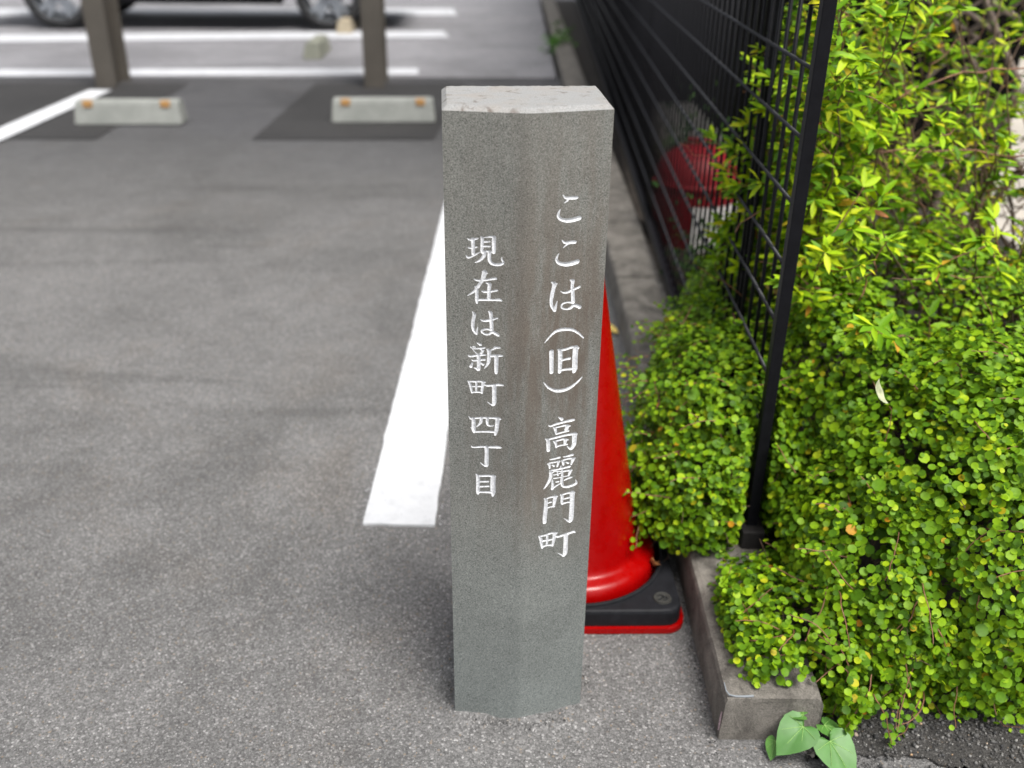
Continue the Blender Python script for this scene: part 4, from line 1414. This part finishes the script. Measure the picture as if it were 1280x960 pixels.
_r = random.Random(5)
tipsA = []
for k in range(26):      # low front sprays resting on the vine
    tipsA.append((_r.uniform(0.60, 1.25), _r.uniform(1.42, 1.75), _r.uniform(0.50, 0.66)))
for k in range(36):      # the body of the bush
    tipsA.append((_r.uniform(0.72, 1.75), _r.uniform(1.75, 2.6), _r.uniform(0.62, 1.25)))
for k in range(16):
    tipsA.append((_r.uniform(0.60, 0.85), _r.uniform(1.75, 2.4), _r.uniform(0.72, 1.15)))
shrub('leafy_shrub', 'yellow green narrow leaved shrub beside the end post of the fence', [(0.95, 1.95, 0.06), (1.15, 2.0, 0.06), (0.80, 2.05, 0.06), (1.3, 2.1, 0.06)], tipsA, 11, 0.038, 300, 1.0, 20, tangle=((0.85, 1.75), (1.95, 2.7), (0.22, 0.72), 210),
      arcs=(((1.55, 2.1, 0.70), (1.05, 2.0, 0.98), (0.74, 1.95, 0.80)), ((1.6, 2.0, 0.62), (1.1, 1.95, 0.72), (0.70, 1.9, 0.72)),
            ((0.64, 1.62, 0.30), (0.60, 1.60, 0.45), (0.63, 1.58, 0.60)), ((1.5, 2.3, 1.05), (1.2, 2.2, 1.0), (0.9, 2.1, 1.12))))
tipsB = [(_r.uniform(0.49, 0.66), _r.uniform(1.58, 2.15), _r.uniform(0.42, 1.18)) for k in range(30)]
tipsB += [(_r.uniform(0.485, 0.56), _r.uniform(1.56, 1.95), _r.uniform(0.50, 1.15)) for k in range(22)]
shrub('young_shrub', 'slender yellow green shrub growing up behind the black mesh wires', [(0.58, 1.95, 0.06), (0.60, 2.1, 0.06)], tipsB, 23, 0.038, 160, 1.0, 2)


# pale stems of an older bush behind
def old_stems():
    root = empty('bare_shrub', (1.35, 2.9, 0.05), 0, 'old shrub with bare pale grey stems behind the leafy shrub', 'shrub')
    for k in range(6):
        tb = Tubes()
        x = random.gauss(0, .08); y = random.gauss(0, .08)
        pts = [(x + 0.02 * i * random.uniform(-.5, 1.2) - .05 * i * .3, y + random.gauss(0, .01), 0.0 + 0.11 * i) for i in range(13)]
        tb.add(pts, random.uniform(.010, .018), .006, 7)
        tb.build('stem', M['twig_grey'], root)
    LPs = np.stack([RNG.normal(0, .22, 900), RNG.normal(0, .2, 900), RNG.uniform(.75, 1.7, 900)], 1)
    R = frames(RNG.normal(size=(900, 3)) * .5 + np.array([0, -.2, 1]), RNG.normal(size=(900, 3)))
    leaves_mesh('foliage', LPs, R, RNG.uniform(.03, .045, 900), NAR_V, NAR_F, M['spir'], root)


old_stems()


# dark low plants in the shade of the house
def shade_plant(loc, n, spread, h, label, mat='dark_leaf', size=0.03, name='shade_plant'):
    root = empty(name, loc, 0, label, 'plant')
    P = np.stack([RNG.normal(0, spread[0], n), RNG.normal(0, spread[1], n), np.abs(RNG.normal(0, h, n)) + .01], 1)
    R = frames(RNG.normal(size=(n, 3)) * .5 + np.array([0, -.2, 1]), RNG.normal(size=(n, 3)))
    leaves_mesh('foliage', P, R, RNG.uniform(.6, 1.3, n) * size, NAR_V * np.array([1.7, 1, 1]), NAR_F, M[mat], root)
    tb = Tubes()
    for k in range(14):
        q = P[RNG.integers(0, n)]
        tb.add([(q[0] * .2, q[1] * .2, 0), (q[0] * .7, q[1] * .7, q[2] * .6), tuple(q)], .002, .001, 4)
    o = tb.build('stems', M['twig_brown'], root); o['kind'] = 'stuff'


shade_plant((0.78, 4.15, 0.02), 900, (.07, .28, 0), .14, 'low dark green plant between the fence and the house wall beyond the bin')
shade_plant((0.62, 2.85, 0.05), 300, (.06, .16, 0), .10, 'small dark green plant in the shade in front of the red bin')
shade_plant((0.37, 8.6, 0.012), 160, (.05, .10, 0), .10, 'bright green weed growing at the far foot of the kerb', 'weed', 0.05, 'weed')


# ================================================================ HEART LEAVED WEED
def heart_plant():
    root = empty('heart_leaf_weed', (0.455, 1.060, 0.0), 0, 'weed with big heart shaped green leaves at the kerb corner', 'weed')
    mt, t, b = newmat('heart_leaf')
    n = tex(t, scale=55.0, Detail=5.0)
    oi = t.nodes.new('ShaderNodeObjectInfo').outputs['Random']
    c = mixc(t, oi, (0.05, 0.15, 0.028), (0.085, 0.215, 0.036))
    t.links.new(mixc(t, 1.0, c, ramp(t, n.outputs[0], [(0.3, 0.85), (0.7, 1.1)]), 'MULTIPLY'), b.inputs['Base Color'])
    b.inputs['Roughness'].default_value = 0.5
    vein = simple('leaf_vein', (0.20, 0.36, 0.09), 0.5, 0.1, 60.0)
    # position of the leaf stalk joint, direction of the tip, size, tilt
    specs = [((0.442, 1.044, 0.055), (-0.80, -0.60, -0.30), 0.056, (-0.12, -0.42, 1.0)),
             ((0.478, 1.025, 0.046), (0.45, -0.80, -0.35), 0.060, (0.05, -0.45, 1.0)),
             ((0.479, 1.058, 0.044), (0.65, -0.55, -0.10), 0.040, (0.2, 0.05, 1.0)),
             ((0.405, 1.043, 0.026), (-0.5, -0.8, -0.6), 0.028, (-0.6, -0.3, 1.0)),
             ((0.446, 1.062, 0.060), (-0.5, 0.2, 0.1), 0.030, (0.0, 0.2, 1.0))]
    tb = Tubes()
    for (p, d, s, nrm) in specs:
        # heart: rings from joint to the margin
        half = [(0, -0.0), (0.12, -0.16), (0.30, -0.22), (0.46, -0.12), (0.53, 0.10), (0.49, 0.34), (0.38, 0.58), (0.22, 0.80), (0.08, 0.95), (0, 1.04)]
        pts = half + [(-x, y) for x, y in reversed(half[1:-1])]
        m = len(pts)
        V = [(0, 0, 0)]; F = []
        for ri, fr in enumerate((0.33, 0.66, 1.0)):
            for k, (x, y) in enumerate(pts):
                X, Y = x * fr, y * fr
                fold = 0.14 * abs(X)
                wave = 0.02 * math.sin(k * 1.9 + s * 400) * fr
                sag = -0.22 * (Y ** 2) - 0.10 * X * X
                V.append((X, Y, fold + wave + sag))
        for k in range(m):
            F.append((0, 1 + k, 1 + (k + 1) % m))
            for ri in range(2):
                a = 1 + ri * m
                F.append((a + k, a + m + k, a + m + (k + 1) % m, a + (k + 1) % m))
        R = frames(np.array([nrm], float), np.array([d], float))[0]
        lo = pymesh('leaf', [tuple((R @ np.array(v)) * s) for v in V], F, mt, root, True)
        base = Vector(p) - Vector(root.location)
        lo.location = base
        vt = Tubes()
        for tx, ty in ((0, 0.98), (0.36, 0.52), (-0.36, 0.52), (0.46, 0.05), (-0.46, 0.05)):
            q = []
            for i in range(6):
                f = i / 5 * .94
                X, Y = tx * f, ty * f
                q.append(tuple((R @ np.array((X, Y, 0.14 * abs(X) - 0.22 * Y * Y - .1 * X * X + 0.004))) * s))
            vt.add(q, 0.0007, 0.0003, 4)
        vt.build('vein', vein, lo)
        tb.add([base, base.lerp(Vector((0.004, 0.0, 0.0)), .5) + Vector((0, 0.004, -.004)), Vector((0.004, 0.0, -0.004))], 0.0011, 0.0014, 5)
    tb.build('stalks', M['weed'], root)


heart_plant()


# ================================================================ FALLEN LEAVES AND GRIT
def fallen(name, loc, rz, tilt, L, W, mat, label, curl=0.25, cat='fallen leaf'):
    V, F = [], []
    n = 10
    for i in range(n + 1):
        t = i / n
        wdt = W * math.sin(math.pi * min(1, t * 0.93 + 0.05)) ** 0.8
        for s in (-1, -0.5, 0, 0.5, 1):
            V.append((s * wdt / 2, (t - .5) * L, curl * L * (t - .5) ** 2 * 2 + curl * abs(s) * wdt * .5 + 0.0012 * math.sin(9 * t + 3 * s)))
    for i in range(n):
        for j in range(4):
            a = i * 5 + j
            F.append((a, a + 1, a + 6, a + 5))
    o = pymesh(name, V, F, mat, None, True)
    o.location = loc
    o.rotation_euler = (tilt, 0, rz)
    sol = o.modifiers.new('thickness', 'SOLIDIFY'); sol.thickness = 0.0006
    return tag(o, label, cat)


fallen('fallen_leaf', (0.300, 2.63, 0.012), 0.5, 0.25, 0.055, 0.022, M['yellow_leaf'], 'yellow fallen leaf on the asphalt beside the kerb')
fallen('fallen_leaf', (0.268, 1.43, 0.055), 2.5, 0.7, 0.045, 0.018, M['dead_leaf'], 'brown curled leaf caught between the cone and its rubber weight', 0.5)
fallen('fallen_leaf', (0.525, 1.80, 0.455), 1.2, 0.3, 0.085, 0.020, M['yellow_leaf'], 'long yellow leaf lying behind the fence wires', 0.7)
fallen('fallen_leaf', (0.520, 1.205, 0.535), 0.45, 0.9, 0.036, 0.012, M['pale_leaf'], 'pale dry rolled leaf hanging on the vine beside the end post', 0.6)
for k, (x, y, z) in enumerate([(0.50, 1.98, 0.74), (0.515, 2.02, 0.80), (0.49, 1.95, 0.66), (0.53, 1.98, 0.67), (0.545, 2.06, 0.77)]):
    o = fallen('withered_leaf', (x, y, z), 1.3 + k, 0.5 - .3 * k, 0.038, 0.012, M['dead_leaf'], 'withered orange brown leaf on the young shrub behind the fence', 0.5, 'withered leaf')
    o['group'] = 'withered leaves behind the fence'


def grit():
    """loose chippings at the foot of the vine and along the kerb"""
    base = np.array([(1, 0, 0), (-1, 0, 0), (0, 1, 0), (0, -1, 0), (0, 0, 1), (0, 0, -1)], float)
    bf = np.array([(0, 2, 4), (2, 1, 4), (1, 3, 4), (3, 0, 4), (2, 0, 5), (1, 2, 5), (3, 1, 5), (0, 3, 5)])
    n1 = 5200
    x = RNG.uniform(0.46, 1.25, n1); y = 1.16 - np.abs(RNG.normal(0, .085, n1))
    n2 = 900
    x2 = 0.322 - np.abs(RNG.normal(0, .012, n2)); y2 = RNG.uniform(.95, 2.4, n2)
    n3 = 700
    x3 = RNG.uniform(-1.2, .45, n3); y3 = RNG.uniform(.85, 2.0, n3)
    n4 = 900
    th = RNG.uniform(0, 2 * np.pi, n4)
    x4 = 0.01 + np.cos(th) * (0.105 + np.abs(RNG.normal(0, .012, n4))); y4 = 1.18 + np.sin(th) * (0.085 + np.abs(RNG.normal(0, .012, n4)))
    X = np.concatenate([x, x2, x3, x4]); Y = np.concatenate([y, y2, y3, y4])
    s = np.concatenate([np.exp(RNG.normal(-6.35, .5, n1)), np.exp(RNG.normal(-6.7, .4, n2)), np.exp(RNG.normal(-6.95, .3, n3)), np.exp(RNG.normal(-6.9, .3, n4))])
    s = np.minimum(s, .0055)
    P2 = np.stack([X, Y], 1)
    k = (poly_dist(P2, STONE) > .004) & ~((np.abs(X - .125) < .19) & (np.abs(Y - 1.486) < .19))
    X, Y, s = X[k], Y[k], s[k]
    n = len(X)
    R = frames(RNG.normal(size=(n, 3)), RNG.normal(size=(n, 3)))
    V = np.einsum('nij,kj->nki', R, base) * (s[:, None, None] * RNG.uniform(.6, 1.2, (n, 6, 1)))
    V += np.stack([X, Y, s * .45 + np.where((X > .46) & (Y > 1.01), .0045, np.where((np.abs(X) < .14) & (np.abs(Y - 1.18) < .12), .006, .001))], 1)[:, None, :]
    F = (bf[None] + (np.arange(n) * 6)[:, None, None]).reshape(-1, 3)
    m, t, b = newmat('grit')
    g = t.nodes.new('ShaderNodeNewGeometry').outputs['Random Per Island']
    t.links.new(ramp(t, g, [(0, (.03, .03, .032)), (.5, (.085, .083, .08)), (.85, (.17, .165, .16)), (.96, (.34, .33, .31)), (1.0, (.42, .25, .12))]), b.inputs['Base Color'])
    b.inputs['Roughness'].default_value = .8
    o = npmesh('gravel', V.reshape(-1, 3), F, m, None, False)
    tag(o, 'loose dark grit on the asphalt in front of the vine and along the kerb', 'gravel', kind='stuff')


grit()
